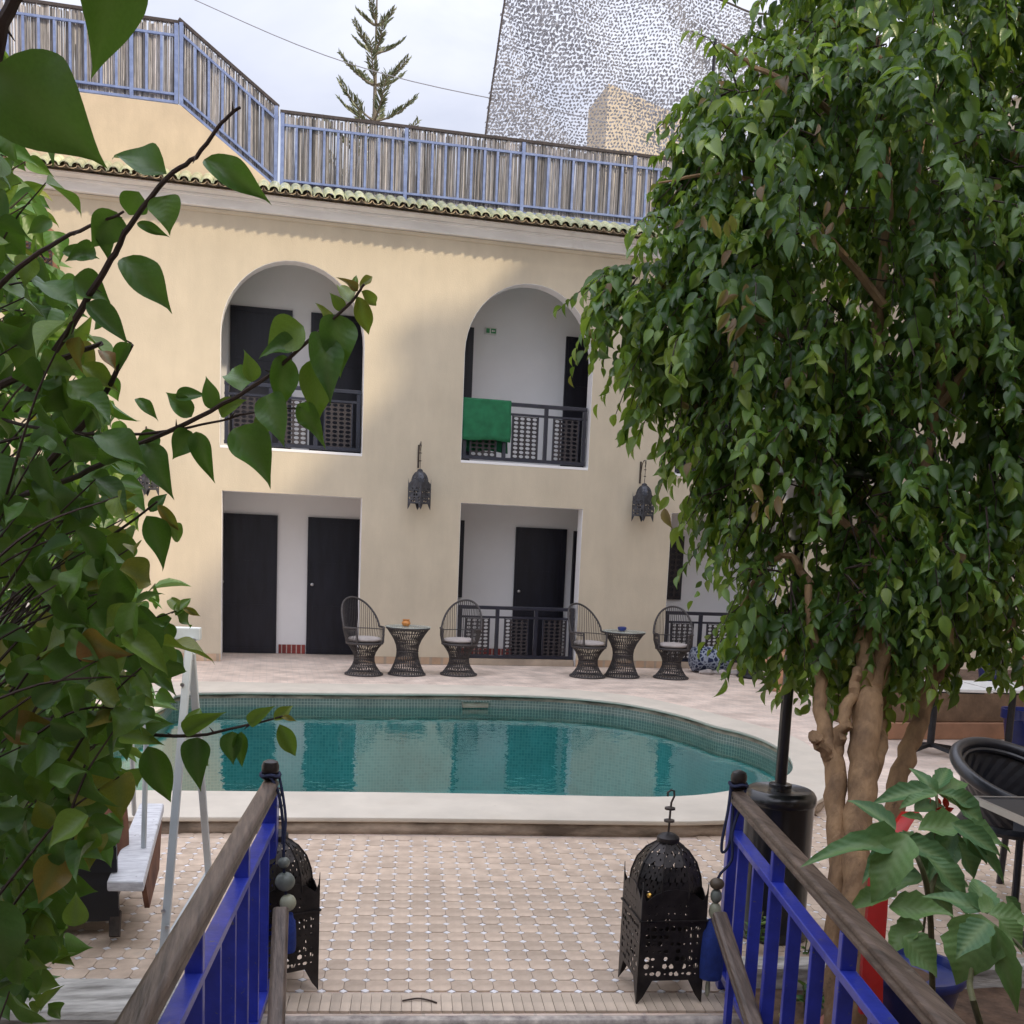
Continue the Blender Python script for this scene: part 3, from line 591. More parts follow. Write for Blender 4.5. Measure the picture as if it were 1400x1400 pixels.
# ================================================================== main building
bld = thing('courtyard_house', 'two storey ochre plastered house with white arched galleries across the pool', 'house')
WX0, WX1, WH = -9.3, 8.5, 5.95
def arch(x0, x1, z0, zs, zt, n=22):
    c, a, h = (x0+x1)/2, (x1-x0)/2, zt-zs
    return [(x0, z0), (x1, z0)]+[(c+a*math.cos(math.pi*i/n), zs+h*math.sin(math.pi*i/n)) for i in range(n+1)]
OPEN = [(-.60, 1.235, 2.26), (2.595, 4.37, 2.265), (5.72, 7.5, 2.28), (-4.0, -2.2, 2.26)]
ARCH = [(-.63, 1.222, 2.82, 4.26, 5.245), (2.572, 4.415, 2.82, 4.28, 5.27), (5.72, 7.55, 2.82, 4.28, 5.27)]
holes = [rect(a, b, -.05, h) for a, b, h in OPEN]+[arch(*a) for a in ARCH]
TH = .2
# the wall outline dips round the ground floor openings
outl = [(WX0, 0)]
for a, b, h in sorted(OPEN): outl += [(a, 0), (a, h), (b, h), (b, 0)]
outl += [(WX1, 0), (WX1, WH), (WX0, WH)]
link('facade_wall', plate([outl]+[arch(*a) for a in ARCH], TH), 'ochre', bld)
def frame_strip(pts, d0, d1, off, name='white_reveal'):
    """thin white lining of an opening's reveal, set just inside the wall"""
    b = MB(); n = len(pts); vs = []
    for x, z in pts: vs += [(x, d0, z), (x, d1, z)]
    # inner offset
    for i, (x, z) in enumerate(pts):
        a = Vector(pts[max(i-1, 0)]); c = Vector(pts[min(i+1, n-1)]); t = (c-a).normalized(); vs += [(x-t.y*off, d0, z+t.x*off), (x-t.y*off, d1, z+t.x*off)]
    m_ = 2*n
    for i in range(n-1):
        b_ = 2*i
        b.f += [(b_, b_+2, b_+3, b_+1), (m_+b_, m_+b_+1, m_+b_+3, m_+b_+2), (b_, m_+b_, m_+b_+2, b_+2), (b_+1, b_+3, m_+b_+3, m_+b_+1)]
    b.v = vs; b.lv = [0.]*len(vs)
    return b.build(name, 'white', bld)
for a, b, h in OPEN[:3]:
    frame_strip([(b, .0), (b, h), (a, h), (a, .0)], .004, TH+.01, .006)
for a in ARCH:
    p = arch(*a); frame_strip(p[1:]+[p[0]], .004, TH+.012, .006)
    s_ = MB(); s_.bb(a[0]+.002, a[1]-.002, -.004, TH+.02, a[2]-.012, a[2]+.025); s_.build('balcony_sill', 'white', bld, bevel=.004)
# galleries behind: back wall, floors, ceilings, cross walls
g = MB()
g.bb(WX0, WX1, 1.1, 1.3, -.05, 5.9); g.build('gallery_back_wall', 'white', bld)
g = MB(); g.bb(WX0, WX1, TH+.003, 1.098, 2.42, 2.815); g.build('gallery_floor_slab', 'white', bld)
g = MB(); g.bb(WX0, WX1, TH+.003, 1.098, 5.55, 5.93); g.build('gallery_ceiling', 'white', bld)
for x in (-.78, 1.75, 4.98, 8.2, -4.4): 
    g = MB(); g.bb(x, x+.16, TH+.003, 1.097, 0, 2.418); g.build('cross_wall', 'white', bld)
g = MB(); g.bb(WX0, WX0+.2, TH+.003, 6, 0, 5.94); g.build('side_wall', 'ochre', bld)
g = MB(); g.bb(WX0, WX1, 1.31, 8, 5.70, 5.90); g.build('roof_deck', 'cornice', bld)
g = MB(); g.bb(WX0, WX1, 7.8, 8, 0, 5.69); g.build('rear_wall', 'ochre', bld)
# skirting strips on the facade foot
def skirt(x0, x1):
    b = MB(); b.bb(x0, x1, -.022, -.002, .0, .1); b.build('skirting', 'skirt', bld)
    b = MB(); b.bb(x0, x1, -.012, -.001, .1005, .112); b.build('skirting_edge', 'ochre', bld)
for a, b in ((-2.2, -.60), (1.235, 2.595), (4.37, 5.72), (7.5, WX1)): skirt(a+.002, b-.002)
for a, b in ((.165, .545), (1.40, 1.72), (2.0, 3.73), (4.62, 4.95)):
    r_ = MB(); r_.bb(a, b, 1.078, 1.0985, .0, .13); r_.build('red_tile_skirting', 'redtile', bld)
def door(x0, x1, z0, z1, y=1.1, knob=True):
    b = MB(); b.bb(x0, x1, y-.045, y-.001, z0, z1); d = b.build('door', 'door', bld, bevel=.004)
    f = MB()
    for a in (x0+.03, x1-.08): f.bb(a, a+.05, y-.053, y-.0455, z0+.03, z1-.03)
    n = 4
    for i in range(n): f.bb(x0+.081, x1-.081, y-.0525, y-.0455, z0+.03+(z1-z0-.11)*i/(n-1), z0+.08+(z1-z0-.11)*i/(n-1))
    f.build('door_rail', 'door', d)
    if knob:
        k = MB(); k.lathe([(.0, 0), (.02, .003), (.026, .015), (.018, .028), (.004, .032)], 10); ko = k.build('door_handle', 'steel', d, True); ko.location = (x0+.07, y-.055, z0+1.02); ko.rotation_euler = (R(90), 0, 0)
door(-.70, .13, .0, 1.99); door(.56, 1.365, .0, 1.99); door(3.66, 4.46, .0, 1.99)
for x0, x1 in ((-.545, .30), (.555, 1.41), (2.14, 2.895), (4.305, 5.15), (6.2, 7.1)): door(x0, x1, 2.82, 4.84, knob=False)
def lattice(w_, h, nx, nz, name, thick=.02, fx=.80):
    dx, dz = w_/nx, h/nz
    return plate([rect(0, w_, 0, h)]+[ngon((i+.5)*dx, (j+.5)*dz, dx*.5*fx, 8, sq=dz/dx) for i in range(nx) for j in range(nz)], thick, name)
win = MB(); win.bb(2.6, 2.855, 1.04, 1.099, .9, 2.05); win.build('shutter', 'door', bld, bevel=.004)
win = MB(); win.bb(4.57, 4.8, 1.04, 1.099, .85, 1.97); win.build('shutter', 'door', bld, bevel=.004)
# grey lattice shutter in the third bay, half hidden by the tree
sh = MB(); sh.bb(6.03, 6.39, 1.055, 1.099, .97, 1.97); sho = sh.build('shutter', 'door', bld)
lm = lattice(.30, .94, 3, 11, 'lattice_panel', .012); lo = link('lattice_panel', lm, 'lattice', sho); lo.location = (6.063, 1.042, 1.0)
lb = MB(); lb.lathe([(.01,0),(.05,.02),(.06,.05),(.03,.08),(.01,.1)], 10); lbo = lb.build('shutter_lamp', 'woodbox', sho, True); lbo.location = (6.21, 1.02, 1.985)
# wooden window box high on the left part of the facade
wb = MB(); wb.bb(-3.05, -2.55, -.16, -.002, 4.72, 5.18); wbo = wb.build('window_box', 'woodbox', bld, bevel=.01)
lo = link('lattice_panel', lattice(.40, .36, 8, 7, 'lattice_panel', .012), 'lattice', wbo); lo.location = (-3.0, -.176, 4.77)
wr = MB(); wr.add([(-3.12,-.2,5.185),(-2.48,-.2,5.185),(-2.48,-.002,5.185),(-3.12,-.002,5.185),(-2.9,-.08,5.36),(-2.7,-.08,5.36),(-2.7,-.003,5.36),(-2.9,-.003,5.36)], [(0,3,2,1),(4,5,6,7),(0,1,5,4),(1,2,6,5),(2,3,7,6),(3,0,4,7)]); wr.build('window_hood', 'woodbox', wbo)
# emergency sign in the upper right gallery
sg = MB(); sg.bb(3.060, 3.230, 1.05, 1.099, 4.765, 4.860); sgo = sg.build('exit_sign', 'signwhite', bld, bevel=.004)
s2 = MB(); s2.bb(3.075, 3.125, 1.044, 1.0495, 4.780, 4.845); s2.bb(3.145, 3.220, 1.044, 1.0495, 4.780, 4.845); s2.build('sign_panel', 'exitgreen', sgo)
s3 = MB(); s3.add([(3.152,1.0425,4.812),(3.172,1.0425,4.792),(3.172,1.0425,4.805),(3.205,1.0425,4.805),(3.205,1.0425,4.820),(3.172,1.0425,4.820),(3.172,1.0425,4.833)], [(0,1,2,3,4,5,6)]); s3.build('sign_arrow', 'signwhite', sgo)
# balcony and gallery railings
def balustrade(x0, x1, z0, z1, y, panels, wood='lattice'):
    b = MB(); b.bb(x0, x1, y-.03, y+.03, z1-.05, z1); t = b.build('balustrade', 'railpaint', bld, bevel=.005)
    b = MB(); b.bb(x0, x1, y-.022, y+.022, z1-.175, z1-.145); b.build('middle_rail', 'railpaint', t)
    b = MB(); b.bb(x0, x1, y-.025, y+.025, z0, z0+.045); b.build('bottom_rail', 'railpaint', t)
    n = panels; W = (x1-x0)/n
    for i in range(n+1):
        x = min(max(x0+W*i, x0+.03), x1-.03); p = MB(); p.bb(x-.025, x+.025, y-.024, y+.024, z0+.046, z1-.051); p.build('post', 'railpaint', t)
    H = z1-.18-z0-.05
    me = lattice(W-.24, H, 5 if W > .7 else 4, 10, 'lattice_panel', .022); me.materials.append(M[wood])
    for i in range(n):
        o = bpy.data.objects.new('lattice_panel', me); COL.objects.link(o); o.parent = t; o.location = (x0+W*i+.12, y-.011, z0+.047)
        # narrow framing uprights beside each panel
        for xx in (x0+W*i+.105, x0+W*(i+1)-.12):
            u_ = MB(); u_.bb(xx, xx+.014, y-.013, y+.013, z0+.046, z1-.176); u_.build('upright', 'railpaint', t)
    return t
balustrade(-.58, 1.195, 2.875, 3.68, .1, 3); balustrade(2.60, 4.385, 2.875, 3.68, .1, 3)
balustrade(5.75, 7.52, 2.875, 3.68, .1, 3)
balustrade(2.63, 4.345, .09, .84, .1, 3); balustrade(5.76, 7.47, .09, .84, .1, 3)
for a, b in ((2.6, 4.36), (5.73, 7.49)):
    p = MB(); p.bb(a+.02, b-.02, .0, TH, .0, .085); p.build('railing_plinth', 'skirt', bld)
# cornice, eaves tiles, parapet
g = MB(); g.prof((WX0,-.0,5.68), (WX1,-.0,5.68), [(.003,.09),(.06,.095),(.07,.11),(.07,.20),(.09,.21),(.09,.235),(.003,.235)]); g.build('cornice', 'cornice', bld)
g = MB(); g.prof((WX0,0,5.715), (WX1,0,5.715), [(.003,0),(.015,.01),(.02,.05),(.003,.05)]); g.build('cornice_moulding', 'ochre', bld)
g = MB(); g.prof((WX0,0,5.918), (WX1,0,5.918), [(-.05,0),(.25,0),(.25,.02),(-.05,.14)]); g.build('eaves_board', 'cornice', bld)
tile = MB(); n = 8; vs = []
for yy, zz in ((-.36, 0.), (.06, .19)):
    for r in (.068, .054):
        vs += [(r*math.cos(math.pi*i/n), yy, zz+r*.92*math.sin(math.pi*i/n)) for i in range(n+1)]
k = n+1
for i in range(n):
    tile.f += [(i, i+1, 2*k+i+1, 2*k+i), (k+i+1, k+i, 3*k+i, 3*k+i+1), (i+1, i, k+i, k+i+1), (2*k+i, 2*k+i+1, 3*k+i+1, 3*k+i)]
tile.v = vs; tile.lv = [0]*len(vs); tme = tile.mesh('roof_tile', True); tme.materials.append(M['rooftile'])
pan = MB(); vs = []
for yy, zz in ((-.33, -.004), (.06, .17)):
    for r in (.066, .055): vs += [(r*math.cos(math.pi*i/n), yy, zz+.045-r*.7*math.sin(math.pi*i/n)) for i in range(n+1)]
pan.f = list(tile.f); pan.v = vs; pan.lv = [0]*len(vs); pme = pan.mesh('pan_tile', True); pme.materials.append(M['clay'])
x = -3.75
while x < 7.6:
    o = bpy.data.objects.new('roof_tile', tme); COL.objects.link(o); o.parent = bld; o.location = (x, -.03+random.gauss(0, .006), 5.955+random.gauss(0, .003)); o.rotation_euler = (0, random.gauss(0, .02), random.gauss(0, .02))
    o = bpy.data.objects.new('pan_tile', pme); COL.objects.link(o); o.parent = bld; o.location = (x+.0675, -.03, 5.945)
    x += .135
par = [(WX0, 5.93), (WX1, 5.93), (WX1, 6.20), (.06, 6.13), (-1.13, 6.98), (WX0, 6.90)]
o = link('parapet_wall', plate([par], .16), 'ochre2', bld); o.location = (0, .07, .0)
g = MB(); g.prof((WX0,.05,6.085),(WX1,.05,6.085), [(-.0,0),(.06,.0),(.055,.025),(-.0,.03)]); g.build('flashing', 'clay', bld)

# ---- reed fence with blue bars along the roof edge
FY = .12
fence = thing('reed_fence', 'grey reed screen with faded blue metal bars along the roof edge', 'fence', (0, FY, 6.1))
secs = [((-6.5, 6.95), (-1.15, 7.0), .94), ((-1.15, 7.0), (.07, 6.14), .98), ((.09, 6.135), (8.3, 6.26), .93)]
lr = MB(); WORLD[fence.name] = Matrix.Translation((0, -FY, -6.1))
for (xa, za), (xb, zb), h in secs:
    zf = lambda x: za+(zb-za)*(x-xa)/(xb-xa)
    x = xa+.01
    while x < xb-.005:
        w_ = random.uniform(.011, .020); z = zf(x); top = h+random.uniform(-.03, .035); ln = random.gauss(0, .008); y = FY+.035+random.uniform(-.012, .012)
        a, b = V(x, y, z+random.uniform(.01, .03)), V(x+ln, y, z+top)
        lr.add([a+V(-w_/2,0,0), a+V(0,-w_*.6,0), a+V(w_/2,0,0), a+V(0,w_*.5,0), b+V(-w_/2,0,0), b+V(0,-w_*.6,0), b+V(w_/2,0,0), b+V(0,w_*.5,0)], [(0,1,5,4),(1,2,6,5),(2,3,7,6),(3,0,4,7),(4,5,6,7)], random.uniform(-.75, .55)*random.random()**.3)
        x += w_*random.uniform(.42, .75)
    for dz, hh, nm in ((.02, .03, 'bottom_bar'), (.115, .026, 'lower_bar'), (h-.14, .028, 'upper_bar')):
        b = MB(); b.bar((xa+.02, FY, za+dz), (xb-.02, FY, zb+dz), .03, hh); b.build(nm, 'fenceblue', fence)
    b = MB(); b.bar((xa, FY+.03, za+h+.03), (xb, FY+.03, zb+h+.03), .05, .035); b.build('reed_binding', 'reedcap', fence)
    n = max(2, round((xb-xa)/.178)); 
    for i in range(n+1):
        x = xa+.03+(xb-xa-.06)*i/n; post = i % 9 == 0 or i == n
        if x > 7.2: continue
        b = MB(); w_ = .045 if post else .03
        b.bb(x-w_/2, x+w_/2, FY-.012-(.008 if post else 0), FY+.012, zf(x)+(.0 if post else .12), zf(x)+(h if post else h-.14)); b.build('post' if post else 'upright_bar', 'fenceblue', fence)
tag(lr.build('reeds', 'reed', fence), kind='stuff')

# ---- neighbouring wings of the courtyard (right and behind the viewer), mostly unseen, heights shaped for the shade they cast
def wing(name, label, boxes, m, wins):
    t = thing(name, label, 'house'); 
    for i, (x0, x1, y0, y1, z1) in enumerate(boxes):
        b = MB(); b.bb(x0, x1, y0, y1, -1.02, z1); b.build('wall', m, t)
        b = MB(); b.bb(x0-.05, x1+.05, y0-.05, y1+.05, z1+.002, z1+.12); b.build('coping', 'cornice', t)
    for x, y, z, nx in wins:
        b = MB()
        if nx: b.bb(x-.03, x+.02, y-.45, y+.45, z, z+1.3)
        else: b.bb(x-.45, x+.45, y-.02, y+.03, z, z+1.3)
        b.build('window', 'door', t)
    return t
wing('side_wing', 'beige side wing of the house with dark windows behind the ficus', [(8.72, 14, -5.2, 8, 7.3), (8.70, 14, -14.0, -5.201, 11.3), (8.71, 14, -17.6, -14.001, 8.8), (8.70, 14, -23, -17.601, 10.7)], 'beige', [(8.70, -2.4, .9, 1), (8.70, -2.4, 3.6, 1), (8.68, -7.5, 3.6, 1)])
rw = wing('rear_wing', 'unseen white plastered wing with an added shade roof on square posts', [(-9, 8.6, -22, -17.2, 4.4)], 'white', [(-4, -17.2, 1.4, 0), (3, -17.2, 1.4, 0)])

b = MB(); b.bb(-6.0, 8.4, -17.19, -13.45, 2.95, 3.15); b.build('added_shade_roof', 'white', rw)  # unseen roof and its posts, added to keep light off vine and ficus
for x in (-5.8, -2.6, 5.2, 8.2):
    b = MB(); b.bb(x-.12, x+.12, -13.95, -13.71, -1.02, 2.948); b.build('post', 'white', rw)

# ================================================================== lanterns
def quad_hole(b, p, r, n=8):
    """a four-sided cell with a round hole"""
    c = (p[0]+p[1]+p[2]+p[3])/4; rim = []; out = []
    for i in range(n):
        a = 2*math.pi*i/n+math.pi/4; ca, sa = math.cos(a), math.sin(a); k = 1/max(abs(ca), abs(sa))
        def q(u, v): u, v = (u+1)/2, (v+1)/2; return p[0]*(1-u)*(1-v)+p[1]*u*(1-v)+p[2]*u*v+p[3]*(1-u)*v
        out.append(q(ca*k, sa*k)); rim.append(q(ca*r, sa*r))
    b.add(out+rim, [(i, (i+1) % n, (i+1) % n+n, i+n) for i in range(n)])
def lantern(name, label, loc, rz, s=1., m='lantern', rich=True, group=None, hook=.18):
    t = thing(name, label, 'lantern', loc, rz, group); rnd = random.Random(3)
    h = .135
    outl = [(-h,0),(-h*.80,.035),(-h*.55,.10),(h*.55,.10),(h*.80,.035),(h,0),(h,.505),(h*.95,.455),(h*.86,.425),(h*.6,.452),(h*.3,.468),(0,.473),(-h*.3,.468),(-h*.6,.452),(-h*.86,.425),(-h*.95,.455),(-h,.505)]
    hl = []
    nx, nz = (9, 10) if rich else (5, 6)
    for j in range(nz):
        for i in range(nx):
            x = -h*.84+1.68*h*(i+.5)/nx; z = .112+(.42-.112)*(j+.5)/nz; cell = min(1.68*h/nx, .30/nz)
            r = cell*rnd.choice((.16, .24, .34, .44, .46) if j < nz*.72 else (.1, .16, .2, .22)); sq = rnd.choice((1, 1, .7, 1.1))
            if rnd.random() < .13: continue
            hl.append(ngon(x+rnd.uniform(-.06, .06)*cell, z+rnd.uniform(-.06, .06)*cell, r, rnd.choice((5, 6, 7)), rnd.random()*3, sq if r < cell*.45 else 1))
    me = plate([[(x*s, z*s) for x, z in o] for o in [outl]+hl], .003*s, 'pierced_panel'); me.materials.append(M[m])
    for k in range(4):
        o = bpy.data.objects.new('pierced_panel', me); COL.objects.link(o); o.parent = t
        a = k*math.pi/2; o.location = (math.sin(a)*h*s, -math.cos(a)*h*s, 0); o.rotation_euler = (0, 0, a)
    d = MB(); prof = [(.128,.398),(.134,.45),(.128,.50),(.110,.555),(.078,.60),(.036,.63)]; n = 8
    def pt(k, i):
        a = math.pi/4*k+math.pi/8; r, z = prof[i]; return V(r*math.cos(a)/math.cos(math.pi/8)*s, r*math.sin(a)/math.cos(math.pi/8)*s, z*s)
    for k in range(n):
        for i in range(len(prof)-1):
            a, b, c, e = pt(k, i), pt(k+1, i), pt(k+1, i+1), pt(k, i+1)
            nn = 4 if rich and i < 3 else 2
            for q in range(nn):
                u0, u1 = q/nn, (q+1)/nn; quad_hole(d, [a.lerp(b, u0), a.lerp(b, u1), e.lerp(c, u1), e.lerp(c, u0)], rnd.choice((.12, .2, .28, .1)), 6)
    d.build('dome', m, t)
    rb = MB()
    for k in range(n): rb.tube([pt(k, i) for i in range(len(prof))], .004*s, 5)
    rb.build('dome_rib', m, t)
    c = MB(); c.lathe([(.038*s,.625*s),(.046*s,.632*s),(.046*s,.648*s),(.03*s,.66*s),(.008*s,.668*s)], 14); c.build('cap', m, t, True)
    bnd = MB(); 
    for k in range(4):
        a = k*math.pi/2; q = Matrix.Rotation(a, 3, 'Z'); bnd.bar(q @ V(-h*s*1.02,-h*s*1.03,.345*s), q @ V(h*s*1.02,-h*s*1.03,.345*s), .006*s)
    bnd.build('band', m, t)
    k_ = MB(); z0 = .66*s; H = hook*s; k_.tube([V(0,0,z0), V(.002,0,z0+H*.5), V(.004,0,z0+H*.72), V(.014,0,z0+H*.86), V(.012,0,z0+H*.98), V(.0,0,z0+H), V(-.012,0,z0+H*.95), V(-.012,0,z0+H*.86)], .0045*s, 6); k_.build('hook', 'rust', t, True)
    for zz in (.3, .58):
        k_ = MB(); k_.lathe([(.003,-.006),(.022*s,-.003),(.022*s,.004),(.003,.009)], 10, (0, 0, z0+H*zz)); k_.build('disc', 'rust', t, True)
    return t, h
L1, _h = lantern('floor_lantern', 'large pierced black metal lantern beside the stone-bead tassel and right-hand blue railing', (1.485, -10.68, .0), R(-4), .94)
kb = MB(); kb.lathe([(.003,-.01),(.009,-.005),(.010,.003),(.004,.01)], 10); ko = kb.build('brass_knob', 'brass', L1, True); ko.location = (-.105,-.142,.43); ko.rotation_euler = (R(90),0,0)
lantern('floor_lantern', 'pierced black metal lantern standing behind the railing near the swing seat', (.045, -10.43, .0), R(20), .9)
lantern('wall_lantern', 'blue-grey metal lantern hanging between the two arched balconies', (1.985, -.20, 2.13), R(45), .82, 'lanternwall', False, hook=.45)
lantern('wall_lantern', 'dark metal lantern hanging on a bracket next to the ficus foliage', (5.20, -.20, 2.12), R(30), .82, 'lanternwall', False, hook=.4)
lantern('wall_lantern', 'grey metal lantern on the ochre wall glimpsed through the vine leaves', (-1.52, -.20, 2.13), R(45), .82, 'lanternwall', False, hook=.4)
for x, z in ((1.985, 2.98), (5.2, 2.95), (-1.52, 2.96)):
    b = MB(); b.bb(x-.012, x+.012, -.012, -.001, z-.28, z+.03); b.tube(smoothline([(x,-.01,z-.2),(x,-.07,z-.02),(x,-.14,z+.04),(x,-.20,z-.01),(x,-.19,z-.06)]), .006, 5); b.build('lantern_bracket', 'rust', bld)

# ================================================================== stair railings
HP0 = [(-.042,-.028),(.042,-.028),(.045,-.012),(.036,-.006),(.036,.002),(.045,.008),(.043,.022),(.028,.031),(-.028,.031),(-.043,.022),(-.045,.008),(-.036,.002),(-.036,-.006),(-.045,-.012)]
HP = [(a*.64, c*.8) for a, c in HP0]
def railing(label, base, yaw, top, length, out):
    d = V(-math.sin(yaw), -math.cos(yaw), 0); base = Vector(base)
    t = wthing('stair_railing', label, 'railing', base)
    P = lambda s, z: base+d*s+V(0, 0, z)
    b = MB(); b.prof(P(-.02, top), P(length, top), HP); b.build('handrail', 'handrail', t, bevel=.003)
    b = MB(); b.bar(P(0, top-.14), P(length, top-.14), .046, .026); b.build('upper_rail', 'blue', t, bevel=.003)
    b = MB(); b.bar(P(0, .06), P(length, .06), .045, .03); b.build('lower_rail', 'blue', t, bevel=.003)
    b = MB(); b.bar(P(0, -.10), P(0, top-.03), .055, .055, up=d); b.build('post', 'blue', t, bevel=.004)
    s = .16; i = 0
    while s < length:
        if i % 3 == 2: b = MB(); b.bar(P(s, .0), P(s, top-.03), .042, .03, up=d); b.build('post', 'blue', t, bevel=.003)
        else: b = MB(); b.bar(P(s, .075), P(s, top-.152), .040, .022, up=d); b.build('baluster', 'blue', t, bevel=.002)
        s += .232; i += 1
    b = MB(); b.lathe([(.024,0),(.03,.006),(.021,.014),(.026,.022),(.031,.036),(.031,.052),(.026,.066),(.012,.073),(.003,.074)], 16); f = b.build('finial', 'finial', t, True); f.location = P(.005, top+.028)
    # side plate the railing stands on
    b = MB(); b.prof(P(-.05, -.10), P(length, -.10), [(-.06,-.9),(.06,-.9),(.06,.03),(-.06,.03)]); b.build('cheek_wall', 'nosing', t)
    return t, P, d
RL, PL, dL = railing('blue metal railing with weathered wooden handrail beside the swing seat', (.018, -10.49, 0), R(7.6), .775, 3.1, -1)
RR, PR, dR = railing('blue metal railing with weathered wooden handrail in front of the patio heater', (1.752, -10.69, 0), R(13.3), .765, 3.0, 1)
def low_rail(label, p0, p1):
    p0, p1 = Vector(p0), Vector(p1); t = wthing('stair_handrail', label, 'handrail', p0-V(0,0,.1))
    b = MB(); b.prof(p0, p1, [(a*.92, c*1.0) for a, c in HP]); b.build('rail', 'handrail', t, bevel=.003)
    d = (p1-p0).normalized()
    for s in (.18, .95):
        q = p0+d*s; b = MB(); b.bar(q-V(0,0,.02), q-V(0,0,.55+.2*s), .022, .022, up=V(0,1,0)); b.build('bracket', 'blue', t)
    return t
low_rail('short sloping wooden handrail beside the hanging blue felt tassel', (1.595, -10.93, .385), (1.40, -12.75, -.62))
low_rail('short sloping wooden handrail beside the railing that hides a lantern', (.055, -10.84, .435), (-.02, -12.7, -.62))

# strings of stone beads hung from the finials
def tassel(label, top, beads, cloth, side, cords):
    t = wthing('bead_tassel', label, 'tassel', top); top = Vector(top)
    for k, pts in enumerate(cords):
        b = MB(); b.tube(smoothline([top+Vector(p) for p in pts]), .0055, 6); b.build('cord', 'rope', t, True)
    b = MB(); b.tube([top+V(math.cos(a)*.033, math.sin(a)*.033, .012+.004*math.sin(3*a)) for a in np.linspace(0, 2*math.pi, 18)[:-1]], .007, 6, closed=True); b.build('cord_loop', 'rope', t, True)
    for (dx, dy, dz, rx, rz_, mm) in beads:
        b = MB(); b.lathe([(rx*math.sin(math.pi*i/9)+.0015, -rz_*math.cos(math.pi*i/9)) for i in range(10)], 14, top+V(dx, dy, dz)); b.build('bead', mm, t, True)
    for (dx, dy, dz, w_, h) in cloth:
        b = MB(); b.lathe([(w_*.30,0),(w_*.34,-h*.12),(w_*.46,-h*.2),(w_*.5,-h*.45),(w_*.52,-h*.8),(w_*.48,-h),(w_*.2,-h*.99)], 14, top+V(dx, dy, dz)); o = b.build('felt_tassel', 'bluecloth', t, True)
    return t
tR = PR(.005, .80)
tassel('pale stone beads and blue felt tassel hung from the finial by the big lantern', tR,
       [(-0.117,-.12,-.335,.026,.022,'beadbrown'),(-0.117,-.12,-.382,.020,.028,'beadgrey'),(-0.117,-.12,-.44,.022,.034,'bead'),(-0.125,-.12,-.74,.008,.035,'bead')],
       [(-0.119,-.12,-.478,.088,.22)], -1,
       [[(-.03,0,.012),(-.05,-.03,-.08),(-.075,-.05,-.19),(-.075,-.06,-.235),(-.05,-.06,-.20),(-.03,-.03,-.08),(-.02,.01,.01)],
        [(.03,-.01,.012),(0,-.04,-.05),(-.05,-.08,-.15),(-.06,-.11,-.25),(-0.117,-.12,-.32),(-0.117,-.12,-.48)]])
tL = PL(.005, .81)
tassel('green-grey stone beads on a navy cord hung from the left finial', tL,
       [(.05,-.10,-.285,.020,.020,'beadgrey'),(.055,-.10,-.355,.034,.034,'beadgrey'),(.066,-.11,-.43,.028,.030,'bead')],
       [(.066,-.11,-.47,.06,.14)], 1,
       [[(.03,.0,.012),(.045,-.03,-.06),(.055,-.06,-.14),(.05,-.09,-.21),(.05,-.10,-.30),(.066,-.11,-.48)], [(.0,-.03,.01),(.03,-.04,-.05),(.045,-.05,-.15),(.045,-.09,-.22)]])

# ================================================================== wicker chairs and tables
def hour(r0, rw, r1, h, hw): return lambda t: (r0+(rw-r0)*math.sin(min(t/hw, 1)*math.pi/2)**1.0 if t < hw else rw+(r1-rw)*(1-math.cos((t-hw)/(1-hw)*math.pi/2)), h*t)
def weave(b, f, n, twist, r, steps=7):
    for sgn in (-1, 1):
        for i in range(n):
            pts = []
            for j in range(steps+1):
                t = j/steps; rr, z = f(t); a = 2*math.pi*i/n+sgn*twist*t; pts.append(V(rr*math.cos(a), rr*math.sin(a), z))
            b.tube(pts, r, 4, cap=False)
def ring(b, rr, z, r, n=28): b.tube([V(rr*math.cos(2*math.pi*i/n), rr*math.sin(2*math.pi*i/n), z) for i in range(n)], r, 5, closed=True)
def wicker_chair():
    t = thing('wicker_chair', '', 'chair', (0,0,0), 0, 'wicker chairs in front of the facade')
    f = hour(.235, .125, .225, .40, .52); b = MB(); weave(b, f, 34, .5, .0046)
    for tt, r in ((0, .012), (.18, .006), (.33, .006), (.52, .009), (.75, .006), (1, .011)): rr, z = f(tt); ring(b, rr, max(z, .011), r)
    b.build('pedestal', 'wicker', t, True)
    b = MB(); b.lathe([(.0,.392),(.235,.392),(.24,.405),(.235,.418),(.0,.418)], 28); b.build('seat', 'wicker', t, True)
    # hoop running from one arm over the back to the other: angle from the back, back = +y
    def hp(a):
        k = abs(a)/R(125); z = .60+.36*max(0, math.cos(min(abs(a)/R(78), 1)*math.pi/2))**.8; rr = .255+.03*math.cos(a)
        return V(math.sin(a)*rr*(1.04), math.cos(a)*rr+(.06*(z-.42)), z)
    A = [R(-125)+R(250)*i/48 for i in range(49)]
    b = MB(); b.tube([V(math.sin(A[0])*.232, math.cos(A[0])*.232, .41)]+[hp(a) for a in A]+[V(math.sin(A[-1])*.232, math.cos(A[-1])*.232, .41)], .0135, 7); b.build('hoop', 'wicker', t, True)
    b = MB()
    for a in A[1:-1]:
        e = hp(a); s = V(math.sin(a)*.232, math.cos(a)*.232, .415); m_ = s.lerp(e, .5)+V(math.sin(a)*.012, math.cos(a)*.012, 0); b.tube([s, m_, e], .0042, 4, cap=False)
    for zf in (.38,):
        b.tube([V(math.sin(a)*.25, math.cos(a)*.25+.01, .57) for a in A], .006, 5)
    b.build('back_spindles', 'wicker', t, True)
    return t
